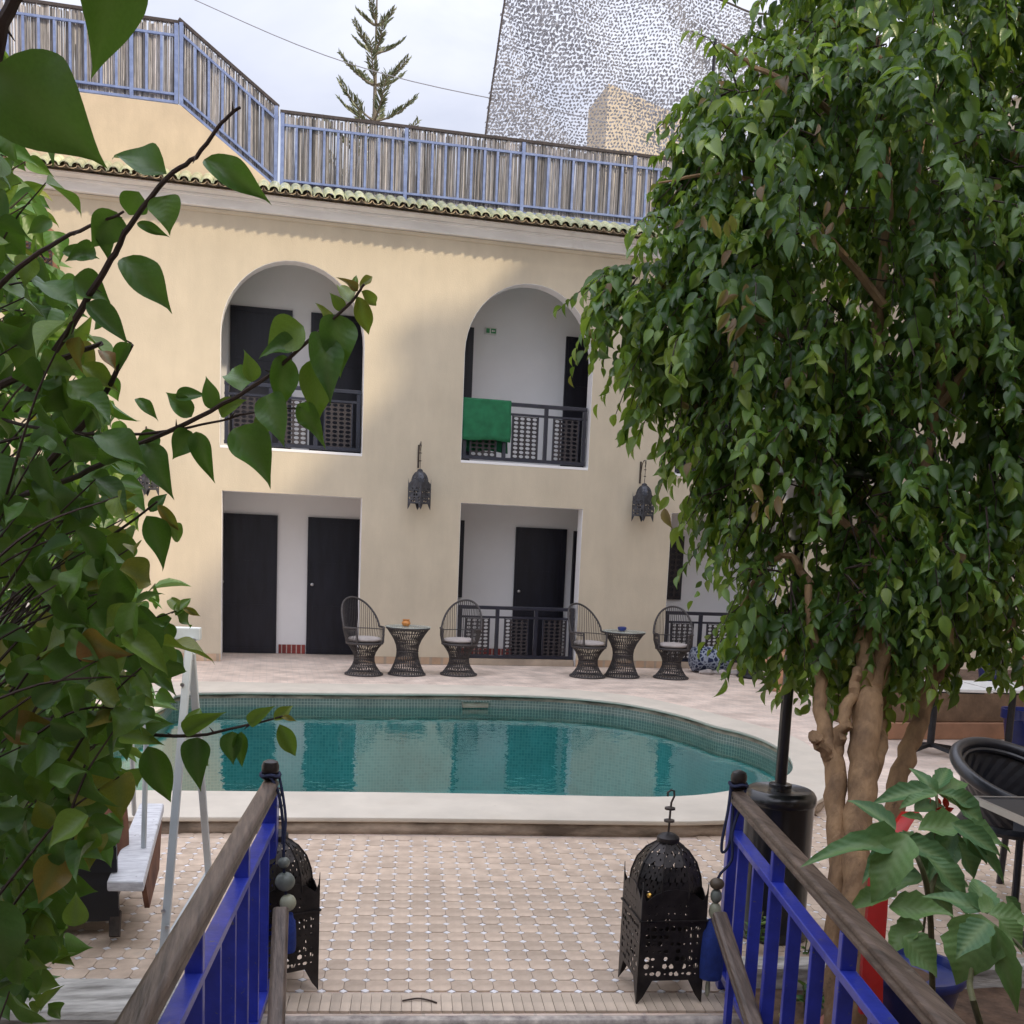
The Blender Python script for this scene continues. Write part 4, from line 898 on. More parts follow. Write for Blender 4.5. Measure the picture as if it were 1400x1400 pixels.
def seat_cushion(label):
    b = MB(); b.lathe([(.0,0),(.15,.0),(.195,.012),(.208,.032),(.198,.052),(.15,.062),(.0,.066)], 28); return tag(b.build('seat_cushion', 'cushion', None, True), label, 'cushion', 'round cushions on the wicker chairs')
def wicker_table():
    t = thing('wicker_table', '', 'table', (0,0,0), 0, 'wicker tables in front of the facade')
    f = hour(.235, .135, .275, .60, .5); b = MB(); weave(b, f, 40, .45, .0046, 8)
    for tt, r in ((0, .012), (.14, .006), (.28, .006), (.5, .010), (.7, .006), (.9, .007), (1, .012)): rr, z = f(tt); ring(b, rr, max(z, .011), r)
    b.build('pedestal', 'wicker', t, True)
    b = MB(); b.lathe([(.0,.613),(.29,.613),(.295,.617),(.29,.621),(.0,.621)], 32); b.build('glass_top', 'glass', t, True)
    return t
ch0 = wicker_chair(); cu0 = seat_cushion('')
chairs = [((1.20,-1.22,0), R(28), 'dark wicker hoop-back chair in front of the white-pillared dark doors'), ((2.44,-1.12,0), R(-24), 'dark wicker hoop-back chair beside the table with the orange pot, against the lattice railing'),
          ((4.19,-1.16,0), R(22), 'dark wicker hoop-back chair at the white jamb beside the table with the blue bowl'), ((5.38,-1.18,0), R(-18), 'dark wicker hoop-back chair next to the blue printed bolster')]
for i, (p, a, l) in enumerate(chairs):
    o = ch0 if i == 0 else dup(ch0); place(o, p, a, l)
    c = cu0 if i == 0 else dup(cu0); place(c, (p[0], p[1], .4185), a, 'pale grey cushion on the '+['wicker chair before the dark doors','wicker chair by the orange pot','wicker chair at the white jamb','wicker chair next to the printed bolster'][i])
tb0 = wicker_table(); place(tb0, (1.755,-1.165,0), 0, 'waisted wicker table with glass top holding an orange pot')
tb1 = dup(tb0); place(tb1, (4.70,-1.10,0), .3, 'waisted wicker table with glass top holding a blue bowl')
b = MB(); b.lathe([(.03,0),(.05,.015),(.058,.04),(.045,.065),(.04,.07),(.05,.085),(.044,.085),(.036,.07),(.0,.05)], 18); o = tag(b.build('orange_pot', 'orangepot', None, True), 'small orange clay pot on the left-hand glass table', 'pot'); o['label'] = 'small orange clay pot on a wicker table'; o.location = (1.73,-1.15,.6215)
b = MB(); b.lathe([(.025,0),(.05,.01),(.062,.035),(.058,.055),(.045,.06),(.04,.05),(.0,.03)], 18); o = tag(b.build('blue_bowl', 'bluepot', None, True), 'small blue glazed bowl on a wicker table', 'bowl'); o.location = (4.66,-1.12,.6215)

# green towel over the balcony rail
tw = MB(); nx, path = 14, []
for s in np.linspace(0, 1, 15): path.append((.045 if s < .5 else .0, s))
prof_ = [(.062, 3.20)]+[(.062+.004*math.sin(k), 3.20+.47*k/7) for k in range(1, 7)]+[(.058, 3.688),(.10,3.702),(.142,3.69)]+[(.150+.01*math.sin(k*1.3), 3.67-.62*k/8) for k in range(1, 9)]
prof_ = [(.2-y, z) for y, z in prof_]      # long side hangs inside
fr = [(.025-.0*k, 3.14+.0*k) for k in range(1)]
P2 = [(.022, 3.135)]+[(.026+.006*math.sin(k*1.1), 3.135+(3.675-3.135)*k/8) for k in range(1, 9)]+[(.05, 3.697), (.1, 3.703), (.15, 3.697)]+[(.172+.004*math.sin(k), 3.675-.68*k/8) for k in range(1, 9)]
vs = []
for i in range(nx+1):
    x = 2.575+.69*i/nx
    for j, (y, z) in enumerate(P2):
        hang = abs(j-9.5)/9.5
        vs.append((x+.012*math.sin(j*.7)*hang, y+.010*math.sin(i*1.15+j*.2)*hang*(1 if j < 9 else .5)-(.008 if j < 9 else 0), z-.012*math.sin(i*.55)*hang))
k = len(P2); tw.add(vs, [(i*k+j, (i+1)*k+j, (i+1)*k+j+1, i*k+j+1) for i in range(nx) for j in range(k-1)])
o = tag(tw.build('towel', 'towel', None, True), 'green towel hung over the balcony railing', 'towel'); md = o.modifiers.new('thick', 'SOLIDIFY'); md.thickness = .004

# bolster, dark pot and clay urn by the third bay
b = MB(); prof_ = [(.0,0),(.13,.0),(.17,.03),(.185,.10),(.185,.45),(.17,.54),(.13,.57),(.0,.57)]
b.lathe([(r+.008*math.sin(z*60), z) for r, z in prof_], 22); o = tag(b.build('bolster', 'print', None, True), 'blue and white printed bolster lying by the lattice railing', 'bolster'); o.location = (5.98,-.45,.19); o.rotation_euler = (0, R(90), R(-4))
b = MB()
for k in range(3): b.tube(smoothline([(6.05+.2*k,-.62,.012),(6.15+.2*k,-.72-.03*k,.03),(6.22+.2*k,-.66,.012)]), [.03,.035,.04,.045,.05,.045,.04,.035,.03], 7)
o = tag(b.build('crumpled_cloth', 'cushion', None, True), 'pale crumpled cloth on the paving under the printed bolster', 'cloth')
t = thing('dark_pot', 'tall black cylindrical pot beside the printed bolster', 'pot', (6.66,-1.0,0))
b = MB(); b.lathe([(.0,0),(.19,0),(.21,.02),(.17,.05),(.165,.10),(.165,.42),(.19,.46),(.19,.49),(.165,.5),(.15,.46),(.0,.44)], 24); b.build('body', 'iron', t, True)
b = MB(); b.lathe([(.0,.45),(.148,.455),(.0,.47)], 20); b.build('soil', 'soil', t, True)
t = thing('clay_urn', 'tan clay urn half hidden by the hanging ficus leaves', 'urn', (6.40,-2.35,0))
b = MB(); b.lathe([(.0,0),(.11,0),(.12,.03),(.10,.08),(.15,.2),(.18,.34),(.16,.46),(.12,.52),(.15,.56),(.14,.57),(.11,.53),(.0,.40)], 24); b.build('body', 'tanpot', t, True)
for sx in (-1, 1):
    b = MB(); b.tube(smoothline([(sx*.15,0,.46),(sx*.21,0,.44),(sx*.22,0,.36),(sx*.175,0,.3)]), .014, 7); b.build('handle', 'tanpot', t, True)

# ================================================================== patio heater
hx, hy = 2.215, -10.17
t = thing('patio_heater', 'black enamelled gas patio heater in front of the ficus trunk', 'heater', (hx, hy, 0))
b = MB(); b.lathe([(.0,0),(.165,0),(.172,.015),(.16,.04),(.153,.05),(.153,.60),(.0,.60)], 32); b.build('housing', 'heater', t, True)
b = MB(); b.lathe([(.0,.602),(.158,.602),(.163,.615),(.160,.635),(.148,.655),(.135,.663),(.128,.660),(.05,.655),(.045,.675),(.0,.675)], 32); b.build('housing_lid', 'heater', t, True)
b = MB(); b.lathe([(.0,.67),(.05,.67),(.05,.685),(.026,.69),(.024,1.75),(.0,1.75)], 18); b.build('pole', 'heater', t, True)
b = MB(); b.lathe([(.0,1.75),(.07,1.75),(.09,1.80),(.09,1.96),(.06,2.0),(.0,2.0)], 20); b.build('burner', 'steel', t, True)
b = MB(); b.lathe([(.0,2.06),(.32,2.0),(.33,2.01),(.18,2.07),(.0,2.10)], 28); b.build('reflector', 'steel', t, True)

# ================================================================== swing seat on the left
t = wthing('garden_swing', 'white framed garden swing with black slatted back and wooden armrest', 'swing', (-1.2,-9.6,0))
foot, foot2, topp = V(-.405,-10.10,.0), V(-.275,-9.12,.0), V(-.315,-9.98,1.24)
topz = at(255, 872, 4.12)
def leg(p0, p1, w_=.062, d=.035):
    b = MB(); b.bar(p0, p1, w_, d, up=V(0,1,0)); b.build('leg', 'whitepaint', t, bevel=.004)
P0 = V(-.385,-10.14,.0); TP = V(-.30,-9.93,1.25)
leg(P0, TP, .03, .066); leg(V(-.262,-9.16,.0), V(-.30,-9.86,1.2), .03, .055)
b = MB(); b.bar(V(-.39,-10.16,.02), V(-.255,-9.12,.02), .045, .03); b.build('foot_bar', 'whitepaint', t, bevel=.003)
b = MB(); b.bar(V(-.26,-9.90,1.27), V(-2.5,-9.70,1.27), .05); b.build('top_bar', 'whitepaint', t, bevel=.004)
leg(V(-2.45,-10.0,.0), V(-2.4,-9.78,1.25), .03, .066); leg(V(-2.3,-9.0,.0), V(-2.4,-9.68,1.2), .03, .055)
for (a, c) in ((.03, 1.0), (.0, .86), (.02, .11), (.0, .16)):
    q = P0.lerp(TP, c); b = MB(); b.lathe([(.0,0),(.009,0),(.008,.006),(.0,.008)], 8); o = b.build('bolt', 'steel', t, True); o.location = q+V(a-.012,-.036,-.0); o.rotation_euler = (R(90), 0, 0)
for x0, x1, y0, y1 in ((-.62,-.55,-9.05,-9.35), (-.50,-.47,-9.75,-9.5), (-2.2,-2.2,-9.75,-9.5)):
    b = MB(); b.tube([V(x0,y0,.3), V(x1,-9.8,1.26)], .011, 6); b.build('hanger', 'whitepaint', t, True)
bk = MB(); nsl = 7
for i in range(nsl):
    z = .09+.055*i; b = MB(); b.bb(-2.05, -.575, -9.93-.012*i, -9.905-.012*i, z, z+.0545); b.build('back_slat', 'blackpvc', t)
for x in (-2.06, -.60):
    b = MB(); b.bar(V(x,-9.885,.05), V(x,-9.995,.48), .035, .03); b.build('back_frame', 'iron', t)
b = MB(); b.bb(-2.05,-.60,-9.86,-9.30,.12,.16); b.build('seat', 'blackpvc', t, bevel=.01)
b = MB(); b.bar(V(-.59,-9.95,.03), V(-.59,-9.90,.12), .04); b.build('seat_bracket', 'rust', t)
def arm(x):
    b = MB(); b.add([V(x-.085,-10.04,.25),V(x+.055,-10.06,.25),V(x+.06,-9.28,.37),V(x-.05,-9.27,.37)]+[V(x-.085,-10.04,.295),V(x+.055,-10.06,.295),V(x+.06,-9.28,.415),V(x-.05,-9.27,.415)], [(0,3,2,1),(4,5,6,7),(0,1,5,4),(1,2,6,5),(2,3,7,6),(3,0,4,7)]); b.build('armrest', 'whiteboard', t, bevel=.008)
    b = MB(); b.add([V(x+.035,-9.98,.255),V(x+.035,-9.32,.35),V(x+.035,-9.45,.15),V(x+.035,-9.85,.11),V(x+.055,-9.98,.255),V(x+.055,-9.32,.35),V(x+.055,-9.45,.15),V(x+.055,-9.85,.11)], [(0,1,2,3),(7,6,5,4),(0,4,5,1),(1,5,6,2),(2,6,7,3),(3,7,4,0)]); b.build('arm_side', 'browncush', t)
arm(-.52); arm(-2.12)
for k, (x, y, rz) in enumerate(((-.82,-9.62,.1), (-1.45,-9.60,-.05))):
    b = MB(); n_ = 12; vs = []
    for i in range(n_+1):
        for j in range(n_+1):
            a, c = i/n_*2-1, j/n_*2-1; e = max(0, (1-a**4)*(1-c**4))**.5; vs.append((a*.26*(1-.05*c*c), .0+.075*e, c*.20*(1-.05*a*a)))
    m_ = len(vs); vs += [(x_, -y_, z_) for x_, y_, z_ in vs]; f1 = [(i*(n_+1)+j, (i+1)*(n_+1)+j, (i+1)*(n_+1)+j+1, i*(n_+1)+j+1) for i in range(n_) for j in range(n_)]
    b.add(vs, f1+[tuple(q+m_ for q in reversed(f)) for f in f1]); o = tag(b.build('cushion', 'browncush', None, True), ['brown cushion on the swing seat against its armrest', 'brown cushion in the middle of the swing seat'][k], 'cushion'); o.location = (x, y-.12, .36); o.rotation_euler = (R(-14), 0, rz)

# ================================================================== right side: tables, pots, low wall, tub chair
lw = wthing('planter_wall', 'low brown planter wall behind the pale-topped tables', 'wall', (6.6,-5.4,0))
b = MB(); b.bb(5.80, 8.68, -5.62, -5.3, 0, .16); b.build('clay_base', 'clayband', lw, bevel=.006)
b = MB(); b.bb(5.85, 8.67, -5.58, -5.3, .162, .55); b.build('wall_face', 'plantwall', lw, bevel=.01)
b = MB(); b.bb(5.85, 8.67, -5.29, -4.2, .0, .53); b.build('soil', 'soil', lw)
def cross_table(label, x, y, rz):
    t = thing('cafe_table', label, 'table', (x, y, 0), rz)
    b = MB(); b.box((0,0,.615), (.72,.62,.028)); b.build('top', 'tabletop', t, bevel=.004)
    b = MB(); b.box((0,0,.592), (.62,.52,.018)); b.build('top_plate', 'iron', t)
    b = MB(); b.lathe([(.0,.06),(.038,.06),(.032,.10),(.03,.58),(.0,.58)], 14); b.build('column', 'iron', t, True)
    for k in range(4):
        a = k*math.pi/2+.5; e = V(math.cos(a)*.30, math.sin(a)*.30, .035); b = MB(); b.prof(V(0,0,.085), e, [(-.022,-.014),(.022,-.014),(.016,.016),(-.016,.016)]); b.tube([e+V(0,0,.01), e-V(0,0,.035)], .014, 8); b.build('foot', 'iron', t)
    return t
cross_table('pale-topped cafe table next to the leaning ficus trunk', 5.80, -6.28, R(-9))
cross_table('pale-topped cafe table with terracotta pots on it', 6.56, -6.34, R(-9))
def pot(name, label, loc, prof, m, cat='pot'):
    t = thing(name, label, cat, loc); b = MB(); b.lathe(prof, 24); b.build('body', m, t, True)
    z = prof[-1][1]; r = prof[-2][0]*.96; b = MB(); b.lathe([(.0,z-.01),(r,z-.008),(r*.6,z+.004),(.0,z+.006)], 16); b.build('soil', 'soil', t, True); return t
PT = lambda r, h: [(.0,0),(r*.62,0),(r*.7,h*.05),(r*.9,h*.72),(r*.92,h*.74),(r*1.04,h*.76),(r*1.04,h),(r*.93,h),(r*.88,h*.82)]
pot('terracotta_pot', 'terracotta pot standing on the cafe table top', (6.72,-6.36,.6295), PT(.13,.26)+[(.0,.2)], 'terracotta')
pot('blue_pot', 'blue glazed pot on the floor under the cafe table', (6.98,-6.0,0), PT(.19,.36)+[(.0,.28)], 'bluepot')
pot('blue_pot', 'blue glazed pot on top of the brown planter wall', (7.0,-5.44,.5505), PT(.12,.22)+[(.0,.17)], 'bluepot')
# rattan tub chair at the right edge
t = thing('rattan_armchair', 'black rattan tub chair with rounded rim and a steel-edged table in front', 'chair', (3.66,-9.92,0), R(12))
t['label'] = 'black rattan tub chair with thick rounded rim behind the big-leaved plant'
def rim(a): k = max(0, math.cos(a*.62)); return V(math.sin(a)*.30*1.05, math.cos(a)*.29, .56+.20*k**1.5)
A = [R(-128)+R(256)*i/40 for i in range(41)]
b = MB(); b.tube([rim(a) for a in A], .032, 10); b.tube([rim(a)+V(0,0,.0)*1-V(math.sin(a)*.03, math.cos(a)*.03, .03) for a in A], .014, 7); b.build('rim', 'rattan', t, True)
b = MB(); vs = []
for a in A:
    e = rim(a); s = V(math.sin(a)*.25, math.cos(a)*.24, .40)
    for j in range(9): vs.append(s.lerp(e, j/8)-V(math.sin(a), math.cos(a), 0)*(.012*math.sin(j/8*math.pi)+.003*((j+A.index(a)) % 2)))
b.add(vs, [(i*9+j, (i+1)*9+j, (i+1)*9+j+1, i*9+j+1) for i in range(40) for j in range(8)]); b.build('woven_back', 'rattan', t)
b = MB(); b.lathe([(.0,.38),(.255,.38),(.27,.40),(.255,.425),(.0,.43)], 28); b.build('seat', 'rattan', t, True)
for sx, sy in ((-1,-1),(1,-1),(-1,1),(1,1)):
    b = MB(); b.tube([V(sx*.17,sy*.17,.39), V(sx*.215,sy*.215,0)], .018, 8); b.build('leg', 'rattan', t, True)
t = thing('steel_edged_table', 'dark table with bright steel rim beside the rattan tub chair', 'table', (3.47,-10.53,0), R(-7))
b = MB(); b.box((0,0,.60), (.60,.60,.02)); b.build('top', 'blackpvc', t)
for k in range(4):
    q = Matrix.Rotation(k*math.pi/2, 3, 'Z'); b = MB(); b.bar(q @ V(-.30,-.31,.602), q @ V(.312,-.31,.602), .018, .03); b.build('rim', 'steel', t)
b = MB(); b.lathe([(.0,0),(.2,0),(.2,.015),(.03,.03),(.028,.588),(.0,.588)], 18); b.build('base', 'iron', t, True)

# ================================================================== ficus tree on the right
def npv(p): return np.array([p.x, p.y, p.z])
FB = at(1165, 1400, 3.42); FB = V(2.07, -11.03, -.06)
ficus = wthing('ficus_tree', 'large weeping ficus with dense dark green leaves and forked pale brown trunk', 'tree', FB)
def limb(name, pts, rad, n=10, parent=ficus, m='bark', k=5, wob=.006):
    P = smoothline(pts, k); r = np.interp(np.linspace(0, 1, len(P)), np.linspace(0, 1, len(rad)), rad)
    P = [p+V(random.gauss(0, wob), random.gauss(0, wob), 0)*(0 if i in (0, len(P)-1) else 1) for i, p in enumerate(P)]
    r = [x*random.uniform(.94, 1.07) for x in r]
    b = MB(); b.tube(P, r, n); return b.build(name, m, parent, True)
limb('trunk', [at(1172,1425,3.46), at(1172,1280,3.50), at(1172,1160,3.58), at(1178,1060,3.66), at(1184,990,3.72), at(1187,935,3.78)], [.066,.056,.050,.052,.056,.052])
limb('trunk', [at(1145,1430,3.50), at(1146,1280,3.56), at(1146,1165,3.62), at(1144,1090,3.68), at(1140,1035,3.72), at(1125,980,3.78), at(1118,930,3.82), at(1105,800,3.9)], [.046,.040,.037,.040,.040,.026,.022,.014])
limb('limb', [at(1141,1045,3.72), at(1150,1000,3.70), at(1166,960,3.72), at(1172,915,3.76)], [.024,.024,.022,.018])
limb('stub', [at(1133,1035,3.70), at(1120,1016,3.68), at(1113,1006,3.66)], [.024,.02,.022], n=8)
limb('limb', [at(1184,950,3.77), at(1180,880,3.84), at(1190,780,3.92), at(1215,640,4.0), at(1200,450,4.1), at(1215,250,4.2), at(1200,50,4.3)], [.040,.034,.032,.028,.024,.018,.01])
limb('limb', [at(1192,945,3.79), at(1212,870,3.86), at(1228,780,3.95), at(1270,600,4.05), at(1310,420,4.1), at(1330,250,4.1)], [.036,.030,.028,.024,.018,.01])
limb('limb', [at(1186,1095,3.72), at(1197,1040,3.80), at(1206,985,3.9), at(1222,900,4.0), at(1240,800,4.1)], [.022,.026,.022,.018,.012])
limb('trunk', [at(1196,1225,4.0), at(1228,1075,4.06), at(1252,1000,4.12), at(1272,940,4.18), at(1295,890,4.22), at(1330,780,4.25), at(1360,620,4.2)], [.044,.040,.036,.030,.026,.022,.012])
for pts in ([(1200,760),(1120,680),(1030,600),(950,540)], [(1210,600),(1100,480),(1000,420),(900,400)], [(1210,420),(1110,300),(1000,240),(900,250)], [(1205,240),(1120,140),(1030,90),(985,60)], [(1280,560),(1360,460),(1430,420)], [(1300,430),(1250,300),(1270,120)], [(1320,300),(1400,180),(1450,120)], [(1110,800),(1080,760),(1040,780),(1010,840)]):
    t0 = 3.98; limb('branch', [at(x, y, t0+.06*random.uniform(-1, 1)) for x, y in pts], [.018,.013,.009,.004], n=6)
BL = [(1190,330,4.10,.82),(1070,420,4.0,.50),(1280,100,4.10,.76),(985,425,3.97,.34),(1120,610,3.97,.46),(1320,575,4.0,.60),(1072,785,3.95,.15),(1340,745,4.1,.26),(1030,265,4.05,.34),(955,320,4.0,.20),(1200,20,4.15,.42),(1450,320,4.05,.7),(1015,545,3.97,.26),(1080,835,3.98,.08),(1190,730,4.3,.30),(1060,665,3.95,.22),(1330,830,4.2,.10),(1265,830,4.5,.16),(1085,90,4.15,.16),(1170,820,4.4,.18),(900,420,3.97,.12),(1040,170,4.1,.14),(1175,690,3.78,.26),(1255,760,3.82,.22),(1150,780,3.85,.15),(1220,830,3.85,.12),(1380,60,4.2,.6),(1330,200,4.5,.6),(1250,30,4.6,.5),(1430,540,4.3,.45),(1010,225,4.0,.22),(905,300,4.0,.14),(870,380,3.97,.13),(965,235,4.0,.20),(1015,135,4.1,.17),(920,262,4.0,.12),(1150,870,4.45,.12),(1235,890,4.45,.10)]
tw_p, tw_o = [], []
bl_c = [npv(at(x, y, t)) for x, y, t, r in BL]; bl_r = [r for *_, r in BL]
for c, r in zip(bl_c, bl_r):
    n = int(1150*r*r)+30
    d = norm(RNG.normal(size=(n, 3))); rad = r*RNG.uniform(.25, 1., n)**.55
    p = c+d*rad[:, None]*np.array([1, .9, 1])
    # drop those deep inside another blob
    keep = np.ones(n, bool)
    for c2, r2 in zip(bl_c, bl_r):
        if c2 is c: continue
        inn = np.linalg.norm(p-c2, axis=1) < r2*.62; keep &= ~(inn & (RNG.random(n) < .72))
    tw_p.append(p[keep]); tw_o.append(d[keep])
tw_p = np.concatenate(tw_p); tw_o = np.concatenate(tw_o)
gap = np.sin(tw_p[:, 0]*6.3+1.7)*np.sin(tw_p[:, 1]*5.1)*np.sin(tw_p[:, 2]*5.7+.6)+.8*np.sin(tw_p[:, 0]*13+.4)*np.sin(tw_p[:, 2]*11+1.)*np.sin(tw_p[:, 1]*9)
sel = gap > -.30
_f = (tw_p-npv(CAM)); _z = _f@npv(FW); _px = 700+1400*(_f@npv(RT))/_z; _py = 933-1400*(_f@npv(UP))/_z
# the lower middle of the crown is open towards the court: few twigs on its near side, so one looks into the shade inside
hollow = np.exp(-((_px-1180)/150)**2-((_py-600)/200)**2); near = np.clip((4.0-_z)/.25, 0, 1)
sel &= RNG.random(len(tw_p)) > .80*hollow*near
sel &= ~((_py > 700) & (_px < 1100) & (RNG.random(len(tw_p)) < .38))
tw_p, tw_o = tw_p[sel], tw_o[sel]
lb_, la_, ln_, ll_, lw_, lc_ = [], [], [], [], [], []
twigs = MB()
for p, o in zip(tw_p, tw_o):
    dirn = o*.75+np.array([0, 0, -.55])+RNG.normal(size=3)*.3; dirn /= np.linalg.norm(dirn)
    L = RNG.uniform(.12, .28); nl = RNG.integers(9, 15); clump = RNG.normal(0, .17); big = np.clip(RNG.lognormal(-.03, .24), .65, 1.5); side = norm(np.cross(dirn, np.array([0, 0, 1.]))[None])[0]
    pts = []
    for j in range(nl):
        s = (j+.5)/nl; q = p+dirn*L*s+np.array([0, 0, -.10*s*s]); pts.append(q)
        ax = side*(1 if j % 2 else -1)*.55+dirn*.45+np.array([0, 0, -.75])+RNG.normal(size=3)*.28
        nr = o*.7+np.array([0, 0, .55])+RNG.normal(size=3)*.5
        lb_.append(q); la_.append(ax); ln_.append(nr); ln = RNG.uniform(.046, .076)*big; ll_.append(ln); lw_.append(ln*RNG.uniform(.46, .60))
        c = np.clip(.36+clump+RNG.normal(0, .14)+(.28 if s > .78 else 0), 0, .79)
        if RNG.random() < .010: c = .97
        lc_.append(c)
    if RNG.random() < .45: twigs.tube([V(*pts[0])-V(*(o*.08)), V(*pts[len(pts)//2]), V(*pts[-1])], [.0035, .0025, .0015], 4, cap=False)
# a few dead brown sprays
for x, y, t in ((985,300,3.55),(1010,410,3.5),(1130,295,3.5),(1370,460,3.4),(1005,440,3.5),(1045,690,3.5),(1120,190,3.5)):
    q0 = npv(at(x, y, t))
    for j in range(5):
        lb_.append(q0+RNG.normal(size=3)*.03); la_.append(np.array([0,0,-1])+RNG.normal(size=3)*.35); ln_.append(RNG.normal(size=3)); ln = RNG.uniform(.05, .08); ll_.append(ln); lw_.append(ln*.4); lc_.append(RNG.choice([.97, 1.0]))
lb_, la_, ln_ = map(np.array, (lb_, la_, ln_)); ll_, lw_, lc_ = map(np.array, (ll_, lw_, lc_))
camv, fwv, rtv, upv = npv(CAM), npv(FW), npv(RT), npv(UP)
dd = (lb_-camv); zz = dd@fwv; sx = 700+1400*(dd@rtv)/zz; sy = 933-1400*(dd@upv)/zz
rank = np.where((sx > 800) & (sx < 1395) & (sy > 5) & (sy < 1000), zz, 99); order = np.argsort(rank)[:290]
fic_me = [leaf_mesh('ficus', 'leaf', c, wp, .12, 'ficusleaf') for c in (.10, .20, .30, .42, .55) for wp in (.0, .12)]
for i in order:
    me = fic_me[min(9, int(np.clip((lc_[i]-.05)/.6, 0, .99)*5)*2+random.randint(0, 1))]
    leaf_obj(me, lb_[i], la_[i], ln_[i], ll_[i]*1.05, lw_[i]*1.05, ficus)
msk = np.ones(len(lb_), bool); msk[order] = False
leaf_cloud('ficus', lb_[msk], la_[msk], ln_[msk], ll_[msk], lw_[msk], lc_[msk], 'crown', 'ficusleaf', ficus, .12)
tag(twigs.build('crown_twigs', 'twig', ficus), kind='stuff')

# ================================================================== climbing vine on the left
VB = V(-1.35, -12.6, -.35)
vine = wthing('climbing_vine', 'thorny climbing vine with broad green leaves reaching over the railing', 'vine', VB)
vme = [leaf_mesh('ovate', 'leaf', c, wp, .5, 'vineleaf') for c, wp in ((.10,.0),(.25,.1),(.40,-.08),(.5,.16),(.66,.05),(.80,-.12),(.90,.1))]
def vleaf(bx, by, tx, ty, w_, t, c=None, tilt=None, dt=None):
    """a leaf from its stalk end to its tip (picture directions at distance t), w_ = width/length"""
    dt = random.uniform(-.02, .03)*t if dt is None else dt
    p, q = at(bx, by, t), at(tx, ty, t+dt); ax = q-p; L = ax.length
    tc_ = (CAM-p).normalized(); sd = ax.normalized().cross(tc_)
    n_ = tc_+V(0,0,.45)+sd*(random.uniform(-.7, .7) if tilt is None else tilt)
    me = random.choice(vme[1:5]) if c is None else vme[c]
    return leaf_obj(me, p, ax, n_, L, L*w_, vine)
def stem(pts, r0, r1, name='stem', m='twig'):
    P = smoothline(pts, 5); b = MB(); b.tube([p+V(random.gauss(0, .0005), random.gauss(0, .0005), random.gauss(0, .0005)) for p in P], list(np.linspace(r0, r1, len(P))), 7); b.build(name, m, vine, True)
    for p in P[2::4]:
        th = MB(); d = V(random.gauss(0, 1), random.gauss(0, 1), random.gauss(0, 1)).normalized(); th.tube([p, p+d*.012], [.0018, .0003], 5); th.build('thorn', m, vine)
T1, T2, T3 = 1.25, 1.35, 1.45
stem([at(20,560,1.5), at(93,453,1.35), at(128,393,1.3), at(157,346,1.28), at(175,311,1.26), at(229,243,1.24), at(268,214,1.23), at(303,168,1.22), at(328,146,1.21)], .0050, .0018)
stem([at(-60,700,1.7), at(60,668,1.55), at(136,636,1.45), at(200,603,1.42), at(271,571,1.40), at(357,521,1.38), at(429,461,1.36), at(482,411,1.35), at(497,388,1.34)], .0046, .0016)
stem([at(-40,560,1.6), at(40,583,1.52), at(120,593,1.46), at(210,592,1.42), at(290,578,1.40), at(350,563,1.39), at(420,556,1.38)], .003, .001)
stem([at(-60,975,1.75), at(60,984,1.65), at(141,1001,1.6), at(257,1006,1.56), at(313,997,1.54), at(386,980,1.52)], .0045, .0015)
stem([at(20,820,1.75), at(110,770,1.62), at(150,735,1.58), at(215,685,1.55)], .0045, .0015)
stem([at(-330,620,1.45), at(-160,330,1.1), at(-70,190,.92), at(-14,95,.80), at(20,0,.79), at(90,-60,.80), at(155,-66,.80)], .008, .003)
stem([at(-40,545,1.5), at(60,500,1.42), at(140,470,1.4)], .0065, .003)
stem([at(-30,420,1.35), at(40,355,1.3), at(110,315,1.28), at(170,290,1.26)], .004, .0015)
stem([at(60,640,1.6), at(130,560,1.5), at(180,470,1.45)], .006, .003)
stem([at(60,930,1.8), at(180,860,1.72), at(240,835,1.7)], .003, .001)
for pts in ([(-1.35,-12.6,-.38),(-1.3,-12.65,.4),(-1.15,-12.75,1.0),(-1.05,-12.75,1.6),(-1.0,-12.8,2.2)], [(-1.2,-12.55,-.38),(-1.05,-12.6,.3),(-.95,-12.65,1.0),(-.88,-12.7,1.55)], [(-1.5,-12.5,-.38),(-1.5,-12.5,.6),(-1.4,-12.6,1.5),(-1.25,-12.7,2.4)]): stem([V(*p) for p in pts], .016, .007)
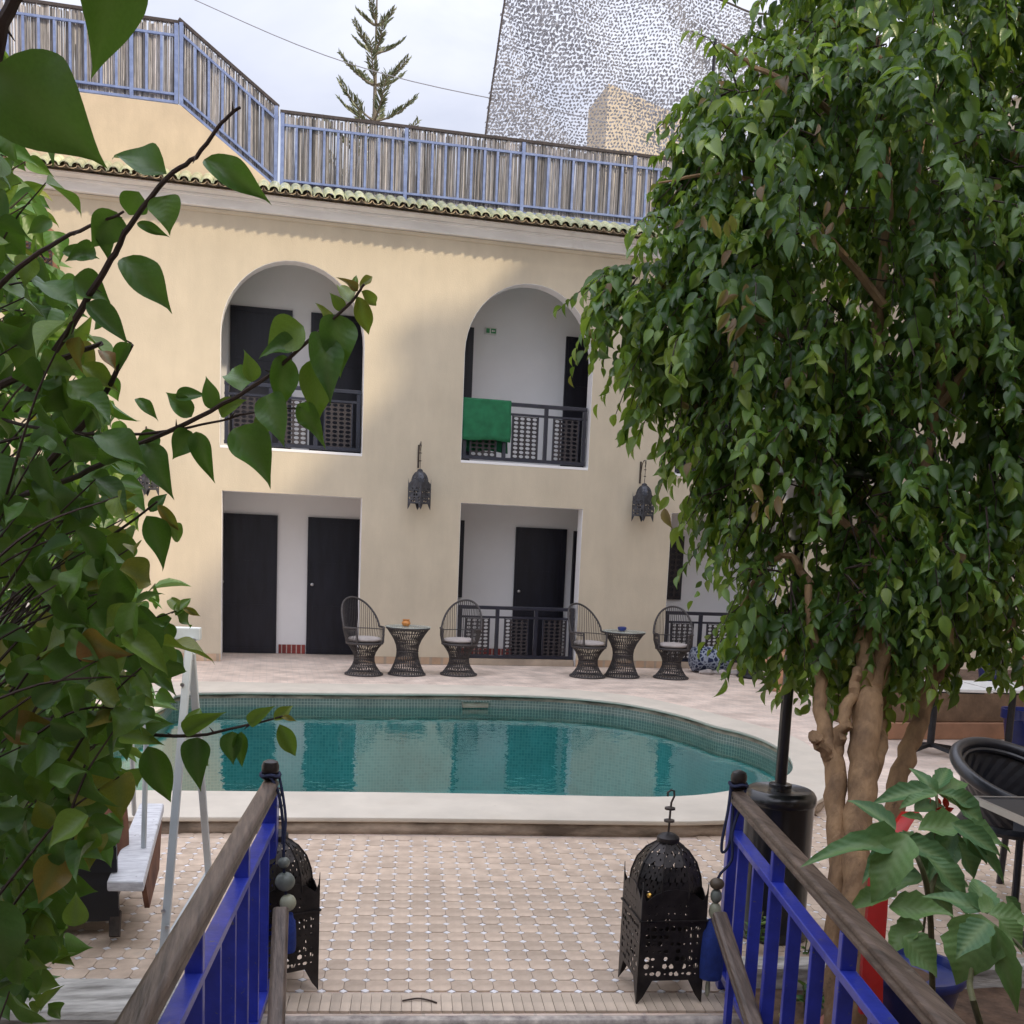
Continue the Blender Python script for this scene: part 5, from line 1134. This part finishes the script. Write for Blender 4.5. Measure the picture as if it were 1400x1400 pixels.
HL = [ # base, tip, width ratio, distance, colour
 (228,238,143,195,.42,1.24,1),(279,218,366,268,.42,1.23,1),(190,262,175,300,.9,1.25,2),(222,268,232,312,.85,1.25,2),(187,305,230,322,.35,1.24,1),(160,290,128,340,.8,1.27,2),(135,300,150,352,.5,1.28,1),(85,345,135,350,.5,1.3,1),(168,352,233,418,.58,1.26,1),(118,414,178,464,.52,1.3,0),(100,380,155,410,.75,1.3,2),(130,340,92,352,.6,1.3,1),(70,300,38,318,.6,1.3,2),
 (155,-60,140,98,.58,.80,2),(-10,92,128,212,.80,.78,1),(75,95,128,212,.0,.78,1),
 (415,446,360,478,.85,1.37,4),(405,470,352,480,.6,1.37,1),(388,485,385,560,.55,1.37,1),(430,490,436,575,.62,1.36,4),(365,540,385,600,.62,1.38,2),(319,586,377,655,.66,1.38,2),(268,590,289,658,.42,1.41,1),(200,606,230,675,.52,1.42,1),(262,590,235,625,.8,1.41,1),(262,570,228,535,.7,1.41,2),(240,545,282,535,.55,1.4,0),(290,560,283,515,.6,1.4,2),(330,535,318,492,.62,1.39,3),(345,522,338,480,.6,1.39,4),(300,565,330,545,.7,1.4,4),(352,565,362,608,.6,1.39,4),(186,545,215,570,.45,1.42,1),(452,440,433,412,.5,1.36,5),(470,425,452,400,.6,1.36,4),(480,415,462,380,.45,1.35,5),(489,398,463,376,.4,1.35,6),(492,395,512,373,.35,1.35,6),(494,398,520,420,.45,1.35,5),(488,405,508,462,.42,1.35,5),(462,430,463,508,.65,1.36,1),(440,455,452,540,.5,1.36,1),(484,400,487,372,.35,1.35,4),(407,552,445,610,.4,1.38,3),(418,555,440,585,.35,1.38,5),
 (257,1004,276,962,.5,1.56,4),(250,1000,300,975,.42,1.55,4),(202,1020,232,1102,.48,1.57,1),(270,1008,268,1078,.55,1.55,1),(262,1010,283,1050,.7,1.55,1),(318,1000,316,1045,.7,1.54,0),(330,1000,328,1052,.4,1.54,1),(340,990,370,966,.5,1.53,4),(382,990,406,1040,.42,1.52,4),(375,985,400,962,.5,1.52,5),(385,980,405,985,.4,1.52,6),(200,1000,230,985,.7,1.58,2),(165,1005,215,1012,.5,1.58,4),(210,985,190,960,.6,1.58,1),
 (205,700,228,672,.5,1.56,0),(200,705,232,778,.48,1.55,2),(215,690,247,728,.35,1.55,6),(175,730,150,778,.8,1.58,4),(160,745,190,760,.6,1.58,2),(130,790,172,830,.6,1.6,3),(232,715,250,745,.6,1.57,4),(185,690,150,705,.5,1.57,5),
 (85,1165,105,1200,.5,1.5,6),(30,1195,75,1180,.6,1.45,4),(40,1215,95,1300,.5,1.45,2),(-30,1230,10,1345,.75,1.3,1),(70,1180,30,1150,.5,1.45,4),(20,1130,60,1105,.6,1.5,1),(110,1120,155,1090,.5,1.6,1),(85,1110,130,1150,.45,1.6,0),(60,1075,10,1110,.5,1.55,2),(60,1375,35,1392,.4,1.5,4),(65,1372,90,1395,.45,1.5,3),(55,1380,75,1350,.4,1.5,4),(150,1070,160,1110,.5,1.6,4),(120,1040,165,1060,.5,1.6,1),(20,1375,50,1400,.5,1.5,4),
 (240,842,262,812,.4,1.7,4),(235,845,205,865,.6,1.7,2),(240,838,268,858,.45,1.7,3),(225,850,232,890,.6,1.7,2),(215,855,195,885,.6,1.7,1),(190,862,215,905,.5,1.72,1),(165,875,195,930,.6,1.72,1),(150,880,140,930,.6,1.72,0),(245,835,230,812,.5,1.7,5),(250,832,275,842,.4,1.7,6),(180,870,160,835,.6,1.72,2),(205,905,235,945,.5,1.72,1),(170,930,215,960,.5,1.72,1),(150,960,185,985,.5,1.72,1),(180,470,150,510,.5,1.44,0),(140,480,157,500,.6,1.44,6),(110,500,165,530,.5,1.46,5),(100,460,80,520,.5,1.44,5),(145,545,110,600,.6,1.48,1),(215,590,180,640,.45,1.45,1)]
for i, h in enumerate(HL):
    if h[4] == 0: continue
    vleaf(*h[:6], c=h[6], tilt=random.uniform(-.35, .35))
# the dense mass: leaves scattered through the bush's volume left of the railing
def bush_edge(y):
    return np.interp(y, [-50,150,300,380,450,520,600,680,760,830,900,950,1000,1060,1120,1200,1260,1320,1400], [-60,15,55,85,115,135,170,175,170,190,215,195,165,155,125,95,70,45,20])
nb = 3000; ys = RNG.uniform(-80, 1380, nb*2); ts = RNG.uniform(1.3, 2.5, nb*2); ed = bush_edge(ys)
xs = ed-np.abs(RNG.normal(0, 1, nb*2))*190+RNG.normal(0, 14, nb*2); ok = xs > -520; ys, ts, xs, ed = ys[ok][:nb], ts[ok][:nb], xs[ok][:nb], ed[ok][:nb]
B = np.array([npv(at(x, y, t)) for x, y, t in zip(xs, ys, ts)])
sun_ = npv(SUN); AX = RNG.normal(size=(len(B), 3))*.8+np.array([0, 0, -.75])+rtv*.35; NR = -fwv*.55+np.array([0, 0, .6])+RNG.normal(size=(len(B), 3))*.55
LL = RNG.uniform(.036, .072, len(B)); LW = LL*RNG.uniform(.55, .8, len(B)); LC = np.clip(RNG.normal(.36, .2, len(B))+.12*(xs > ed-40), 0, .9)
LC[RNG.random(len(B)) < .04] = .93
vis = np.where((xs > 0) & (ys > 0), ts, 99); od = np.argsort(vis)[:190]
for i in od: leaf_obj(vme[min(6, int(LC[i]*7))], B[i], AX[i], NR[i], LL[i]*1.1, LW[i]*1.1, vine)
msk = np.ones(len(B), bool); msk[od] = False
leaf_cloud('ovate', B[msk], AX[msk], NR[msk], LL[msk], LW[msk], LC[msk], 'foliage', 'vineleaf', vine, .4)
tg = MB()
for i in range(0, len(B), 6):
    e = V(*B[i]); a_ = e+V(random.gauss(-.16, .04), random.gauss(0, .05), random.gauss(-.15, .05)); m_ = e.lerp(a_, .5)+V(0, random.gauss(0, .01), .02)
    P = smoothline([e, m_, a_], 4); tg.tube(P, list(np.linspace(.0010, .0022, len(P))), 4, cap=False)
tag(tg.build('twigs', 'twig', vine), kind='stuff')

# narrow-leaved shrub behind the vine
shrub = wthing('narrow_leaved_shrub', 'pale green narrow-leaved shrub against the ochre wall behind the vine', 'shrub', (-1.6,-10.75,-.35))
sb, sa, sn, sl_, sw, sc_ = [], [], [], [], [], []
sm = MB()
for k in range(70):
    e = at(random.uniform(-120, 215), random.uniform(690, 1000), random.uniform(3.0, 3.7)); b0 = V(-1.6+random.uniform(-.2, .2), -11.0+random.uniform(-.1, .1), -.33)
    mid_ = b0.lerp(e, .6)+V(0, 0, .12); sm.tube(smoothline([b0, mid_, e], 3), [.008,.007,.006,.005,.004,.003,.002], 4, cap=False)
    for j in range(24):
        s = random.uniform(.55, 1.0); q = mid_.lerp(e, (s-.55)/.45); a = RNG.normal(size=3)*.8+np.array([.25, 0, .15]); sb.append(npv(q)); sa.append(a); sn.append(np.array([0, -.3, .8])+RNG.normal(size=3)*.4); L = random.uniform(.07, .13); sl_.append(L); sw.append(L*random.uniform(.22, .32)); sc_.append(random.uniform(.1, .95))
leaf_cloud('lance', *map(np.array, (sb, sa, sn, sl_, sw, sc_)), 'foliage', 'bushleaf', shrub, .2); tag(sm.build('stems', 'greenstem', shrub), kind='stuff')

# ================================================================== big-leaved plants in the bed on the right
def bigplant(label, base, stems, leaves, cat='plant', m='bigleaf'):
    t = wthing('big_leaved_plant', label, cat, base); base = Vector(base)
    for pts, r in stems: b = MB(); b.tube(smoothline(pts, 5), list(np.linspace(r, r*.5, (len(pts)-1)*5+1)), 8); b.build('stem', 'greenstem', t, True)
    mes = [leaf_mesh('big', 'leaf', c, wp, .85, m) for c, wp in ((.2,.0),(.5,.1),(.8,-.1))]
    for (bx, by, tx, ty, w_, tt, dt) in leaves:
        p, q = at(bx, by, tt), at(tx, ty, tt+dt); ax = q-p; L = ax.length; tc_ = (CAM-p).normalized()
        leaf_obj(random.choice(mes), p, ax, tc_*.7+V(0,0,.75)+ax.normalized().cross(tc_)*random.uniform(-.25, .25), L, L*w_, t)
    return t
pb = V(2.05,-11.62,-.06)
bigplant('tall plant with drooping serrated green leaves in front of the red post', pb,
  [([pb, pb+V(.02,.1,.3), at(1270,1230,2.75), at(1245,1150,2.75)], .012), ([at(1270,1230,2.75), at(1285,1160,2.8), at(1280,1085,2.85)], .008)],
  [(1230,1150,1108,1162,.30,2.72,-.1),(1225,1135,1165,1085,.42,2.75,.05),(1240,1140,1195,1230,.55,2.70,-.08),(1235,1150,1320,1185,.42,2.70,-.05),(1255,1135,1338,1118,.42,2.75,.02),(1275,1080,1190,1090,.40,2.85,.02),(1282,1085,1245,1045,.38,2.85,.05),(1285,1085,1345,1100,.42,2.85,.0),(1280,1080,1300,1040,.4,2.9,.08),(1225,1215,1165,1235,.5,2.7,-.05),(1215,1240,1300,1240,.46,2.66,-.1),(1265,1170,1330,1225,.44,2.66,-.05),(1300,1125,1375,1165,.4,2.72,-.05),(1310,1130,1355,1180,.4,2.75,-.04),(1320,1135,1382,1205,.24,2.75,-.06),(1262,1120,1235,1112,.6,2.8,.0),(1250,1110,1300,1095,.5,2.82,.05),(1300,1140,1345,1205,.4,2.8,.0),(1235,1280,1290,1330,.75,2.6,-.05),(1255,1255,1215,1300,.6,2.65,-.05)])
big_ = [o for o in bpy.data.objects if o.name.startswith('big_leaved_plant')][0]; mes_ = [leaf_mesh('big', 'leaf', c, wp, .85, 'bigleaf') for c, wp in ((.1,.05),(.4,.1),(.7,-.1))]
for k in range(26):
    ang = random.uniform(0, 2*math.pi); c0 = random.choice(((1240,1150),(1282,1085),(1262,1200),(1305,1135))); r0 = random.uniform(55, 95); dpt = random.uniform(2.78, 3.0)
    p, q = at(c0[0], c0[1], dpt), at(c0[0]+r0*math.cos(ang), c0[1]+r0*.6*math.sin(ang)+22, dpt-.06*math.sin(ang)); ax = q-p
    leaf_obj(random.choice(mes_), p, ax, (CAM-p).normalized()*.5+V(0,0,.8)+V(random.gauss(0,.2), 0, 0), ax.length, ax.length*random.uniform(.38,.5), big_)
pb = V(2.02,-12.12,-.06)
bigplant('low plant with broad heart-shaped leaves at the foot of the right railing', pb,
  [([pb, at(1340,1400,2.2), at(1328,1330,2.35), at(1345,1255,2.4)], .009), ([at(1345,1258,2.4), at(1380,1280,2.35), at(1410,1310,2.3)], .006)],
  [(1342,1250,1315,1345,.82,2.38,-.05),(1342,1248,1372,1225,.62,2.42,.05),(1350,1250,1335,1192,.6,2.45,.08),(1352,1250,1420,1258,.6,2.40,-.02),(1345,1245,1265,1215,.42,2.46,.05),(1360,1265,1398,1390,.26,2.33,-.05),(1350,1260,1310,1300,.6,2.34,-.06),(1365,1255,1405,1300,.6,2.36,-.04),(1375,1225,1400,1260,.5,2.45,0)])
t = wthing('red_flower_cluster', 'small cluster of bright red flowers among the big green leaves', 'flowers', at(1280,1120,2.88))
pm = leaf_mesh('lance', 'petal', .5, .1, 0, 'redpetal')
for k in range(16):
    p = at(random.uniform(1265, 1296), random.uniform(1100, 1125), random.uniform(2.82, 2.9)); leaf_obj(pm, p, V(random.gauss(0,1), random.gauss(-.4,1), random.gauss(.2,1)), V(random.gauss(0,1), -1, random.gauss(0,1)), .035, .018, t, 'petal')
b = MB(); b.tube(smoothline([at(1280,1085,2.85)+V(0,0,-.45), at(1278,1150,2.86), at(1280,1115,2.86)]), .004, 6); b.build('stem', 'greenstem', t, True)
# red post and blue planter
t = wthing('red_post', 'curved red painted post leaning beside the ficus trunk', 'post', (2.14,-10.93,-.06))
b = MB(); P = smoothline([at(1190,1385,3.33), at(1192,1320,3.34), at(1198,1250,3.36), at(1205,1180,3.4), at(1228,1135,3.45), at(1245,1110,3.5)], 4)
sdv = RT; vs_ = []
for i, p in enumerate(P):
    h_ = .036*(1-.3*i/len(P)); vs_ += [p-sdv*h_-FW*.012, p-FW*.020, p+sdv*h_-FW*.012, p+sdv*h_+FW*.014, p-sdv*h_+FW*.014]
b.add(vs_, [(5*i+j, 5*i+(j+1) % 5, 5*i+5+(j+1) % 5, 5*i+5+j) for i in range(len(P)-1) for j in range(5)]+[(0,1,2,3,4), tuple(5*len(P)-1-q for q in range(5))])
b.build('post', 'redpaint', t, True); 
fp = V(2.12,-11.0,-.06); b = MB(); b.lathe([(.0,0),(.11,0),(.115,.02),(.09,.05),(.0,.06)], 20, fp); b.build('foot', 'pinkfoot', t, True)
PB = V(2.36,-10.98,-.06); t = pot('blue_planter', 'dark blue round planter filled with soil behind the railing', PB, [(.0,0),(.13,0),(.15,.02),(.185,.20),(.20,.205),(.205,.225),(.20,.24),(.183,.24),(.175,.21),(.0,.20)], 'bluepot')
# small weeds and seedlings in the bed
def weed(label, base, n, L, spread, m='bushleaf', kind='lance', wr=.4):
    t = thing('weed', label, 'plant', base, 0, 'small plants in the planting bed'); me = [leaf_mesh(kind, 'leaf', c, .05, .3, m) for c in (.1, .4, .8)]
    b = MB(); tips = []
    for k in range(max(3, n//6)):
        e = V(random.gauss(0, spread*.5), random.gauss(0, spread*.5), random.uniform(.4, 1)*spread*1.6); b.tube([V(0,0,-.01), e*.6+V(0,0,.02), e], [.004,.003,.002], 5); tips.append(e)
    b.build('stem', 'greenstem', t)
    for k in range(n):
        e = random.choice(tips); q = e*random.uniform(.3, 1); a = V(random.gauss(0, 1), random.gauss(0, 1), random.gauss(.25, .5)); l_ = L*random.uniform(.6, 1.2); leaf_obj(random.choice(me), q, a, V(random.gauss(0,.4), random.gauss(-.3,.4), 1), l_, l_*wr, t)
weed('bright green leafy seedling on the kerb behind the blue balusters', (2.05,-10.36,.0), 34, .055, .10)
weed('small dark green weed in the soil between the balusters', (2.02,-10.85,-.05), 22, .05, .07, 'bigleaf', 'ovate', .7)
weed('low weed with round leaves near the pink foot of the red post', (2.0,-11.25,-.05), 18, .06, .07, 'bigleaf', 'ovate', .8)
weed('thin sprig growing beside the white kerb', (2.25,-10.42,-.05), 16, .04, .09)
weed('leafy plant rising from the soil on the planter wall', (6.9,-4.9,.53), 60, .12, .28)
weed('leafy plant growing from the brown planter wall bed near the side wing', (7.7,-4.7,.53), 60, .14, .34, 'bigleaf')
weed('green plant in the terracotta pot on the cafe table', (6.72,-6.36,.85), 30, .10, .16)
weed('sprawling green plant in the blue pot on the planter wall', (7.0,-5.44,.75), 30, .10, .16, 'bigleaf')
weed('green plant growing in the tall black pot', (6.66,-1.0,.46), 50, .12, .22, 'ficusleaf', 'ficus', .5)
# fallen leaves on the bed
fm = [leaf_mesh('ficus', 'fallen_leaf', c, .1, .1, 'ficusleaf') for c in (.955, .965, .99)]
for k in range(16):
    q = uv(random.uniform(3.36, 3.9), random.uniform(-10.3, -11.4), -.035); o = leaf_obj(random.choice(fm), q, V(random.gauss(0,1), random.gauss(0,1), 0), V(random.gauss(0,.2), random.gauss(0,.2), 1), .07, .035, ficus, 'fallen_leaf')
b = MB(); b.tube(smoothline([at(552,1372,3.62), at(570,1370.5,3.63), at(585,1372,3.62), at(595,1375,3.61)]), [.004]*16, 5)
for i, q in enumerate(b.v): pass
tw_ = MB(); tw_.tube(smoothline([uv(1.975,-10.49,.012), uv(2.03,-10.475,.014), uv(2.07,-10.485,.012), uv(2.10,-10.505,.011)]), .0035, 5); tag(tw_.build('fallen_twig', 'twig', None, True), 'dry curved twig lying on the border tiles at the stair head', 'twig')

# ================================================================== beyond the roof: pine, net, far walls, palms
pine = wthing('norfolk_pine', 'tall norfolk island pine with whorled upswept branches behind the roof', 'tree', (3.1,20,-1))
b = MB(); b.tube([V(3.1,20,-1), V(3.1,20,8), V(3.08,20,14), V(3.07,20,18.6)], [.30,.22,.075,.02], 8); b.build('trunk', 'pinebark', pine, True)
nb_, na_, nn_, nl_, nw_, nc_ = [], [], [], [], [], []
for k, (z, L) in enumerate(((18.25,.3),(17.5,.6),(16.7,.85),(15.75,1.08),(14.7,1.25),(13.5,1.5),(12.2,1.7))):
    nbr = 5 if k else 4
    for j in range(nbr):
        a = 2*math.pi*j/nbr+k*.62+random.uniform(-.15, .15); d = V(math.cos(a), math.sin(a), 0); base = V(3.08,20,z); el = random.uniform(.36, .5)
        pts = [base+d*L*s+V(0,0,L*(el*s+.25*s*s-.06*math.sin(s*3))) for s in np.linspace(0, 1, 7)]
        b = MB(); b.tube(pts, list(np.linspace(.035, .012, 7)), 5); b.build('branch', 'pinebark', pine, True)
        for i in range(26):
            s = .28+.72*i/25; q = pts[0].lerp(pts[-1], s); q = base+d*L*s+V(0,0,L*(el*s+.25*s*s-.06*math.sin(s*3)))
            for sg_ in (-1, 1):
                sd = V(-d.y, d.x, 0)*sg_; ax = sd*.75+V(0,0,.75)+d*.55; nb_.append(npv(q)); na_.append(npv(ax)+RNG.normal(size=3)*.08); nn_.append(RNG.normal(size=3)); l_ = (.10+L*.20)*(1-.55*abs(s-.5)*1.2)*random.uniform(.8, 1.15); nl_.append(l_); nw_.append(.028); nc_.append(random.random())
leaf_cloud('lance', *map(np.array, (nb_, na_, nn_, nl_, nw_, nc_)), 'needles', 'pineneedle', pine)

net = wthing('camouflage_net', 'dark camouflage net stretched as a sunshade above the roof terrace', 'net', (6.5,6,7))
fl_ = MB(); nu, nv = 112, 58
def netp(u, v):
    x = 3.9+(.42-.35*v*(1-v))*v+u*(6.6-.4*v); zb = 9.05+.35*u*(1-u)+.10*math.sin(u*9); zt = 12.75-.95*u**.7+.10*math.sin(u*17)*(1 if u < .97 else 0); z = zb+(zt-zb)*v
    return V(x, 6.1-.9*v+.45*math.sin(u*7+v*2)*math.sin(v*3.1)+.12*math.sin(u*23+v*9), z)
for i in range(nu):
    for j in range(nv):
        u, v = (i+.5*(j % 2))/nu, j/nv; p = netp(u, v); ex = netp(min(u+1/nu, 1), v)-p; ez = netp(u, min(v+1/nv, 1))-p; nrm_ = ex.cross(ez).normalized()
        k = 1.08+.22*math.sin(u*11+v*5)*math.sin(v*7); a_ = random.uniform(0, 6.28); ca, sa = math.cos(a_), math.sin(a_); o_ = nrm_*random.uniform(.01, .03)
        c_ = p+ex*random.uniform(-.2, .2)+ez*random.uniform(-.2, .2); q_ = [(.62, .0), (.12, .34), (-.6, .16), (-.3, -.12), (.05, -.42)]
        fl_.add([c_+ex*(x_*ca-y_*sa)*k+ez*(x_*sa+y_*ca)*k+o_*((m_ % 2)*2-1) for m_, (x_, y_) in enumerate(q_)], [(0,1,2,3,4)], random.uniform(-.6, .6))
tag(fl_.build('net_scrim', 'net', net), kind='stuff')
for (u0, v0, u1, v1) in ((0,0,0,1),(0,1,1,1),(0,0,1,0)):
    b = MB(); b.tube([netp(u0+(u1-u0)*s, v0+(v1-v0)*s) for s in np.linspace(0, 1, 40)], .02, 5); b.build('edge_rope', 'reedcap', net)
b = MB(); b.tube([V(8.05,5.2,5.9), V(8.15,5.3,11.4)], .035, 8); b.build('pole', 'iron', net, True)
b = MB(); b.tube([V(3.95,6.05,5.9), V(3.92,6.1,9.15)], .03, 8); b.build('pole', 'iron', net, True)
hut = thing('rooftop_hut', 'beige rooftop hut seen through the camouflage net', 'hut', (8.45,9.4,5.9))
b = MB(); b.add([V(-1.1,0,0),V(2.6,0,0),V(2.6,1.5,0),V(-1.1,1.5,0),V(-1.1,0,6.25),V(2.6,0,5.3),V(2.6,1.5,5.3),V(-1.1,1.5,6.25),], [(0,3,2,1),(4,5,6,7),(0,1,5,4),(1,2,6,5),(2,3,7,6),(3,0,4,7)]); b.build('wall', 'beige', hut)
b = MB(); b.bb(.1,1.4,-.03,.02,0,1.8); b.build('door', 'plantwall', hut)
b = MB(); A0, A1 = at(300,15,25), at(690,138,22); b.tube([A0.lerp(A1, s)-V(0,0,.25*math.sin(math.pi*s)) for s in np.linspace(-.4, 1.3, 18)], .011, 5); tag(b.build('overhead_cable', 'cable', None, True), 'thin grey cable crossing the sky beside the pine', 'cable')
def palm(label, x, y, H, n, L):
    t = wthing('date_palm', label, 'palm tree', (x, y, -1.02)); b = MB(); b.tube([V(x,y,-1.02), V(x+.1,y,H*.5), V(x,y,H)], [.24,.2,.22], 9); b.build('trunk', 'pinebark', t, True)
    pb_, pa_, pn_, pl_, pw_, pc_ = [], [], [], [], [], []
    for k in range(n):
        a = 2.4*k; e = random.uniform(-.25, 1.1); d = V(math.cos(a), math.sin(a), 0); P = [V(x,y,H)+d*L*s*math.cos(e*.6)+V(0,0,L*(math.sin(e)*s-.55*s*s)) for s in np.linspace(0, 1, 8)]
        b = MB(); b.tube(P, list(np.linspace(.03, .006, 8)), 4, cap=False); b.build('frond_rib', 'greenstem', t)
        for i in range(38):
            s = .15+.85*i/37; f = s*7; i0 = min(6, int(f)); q = P[i0].lerp(P[i0+1], f-i0); fd = (P[i0+1]-P[i0]).normalized()
            for sg_ in (-1, 1):
                pb_.append(npv(q)); pa_.append(npv(fd*.8+V(-d.y, d.x, 0)*sg_*.8+V(0,0,-.15))); pn_.append(np.array([0,0,1.])+RNG.normal(size=3)*.2); pl_.append(.55*math.sin(math.pi*(.15+.8*s))); pw_.append(.045); pc_.append(random.random())
    leaf_cloud('lance', *map(np.array, (pb_, pa_, pn_, pl_, pw_, pc_)), 'fronds', 'palm', t)
palm('date palm rising behind the higher part of the side wing', 10.0, -7.2, 11.5, 13, 1.9)
palm('date palm rising behind the lower part of the side wing', 10.6, -4.6, 9.5, 15, 2.2)
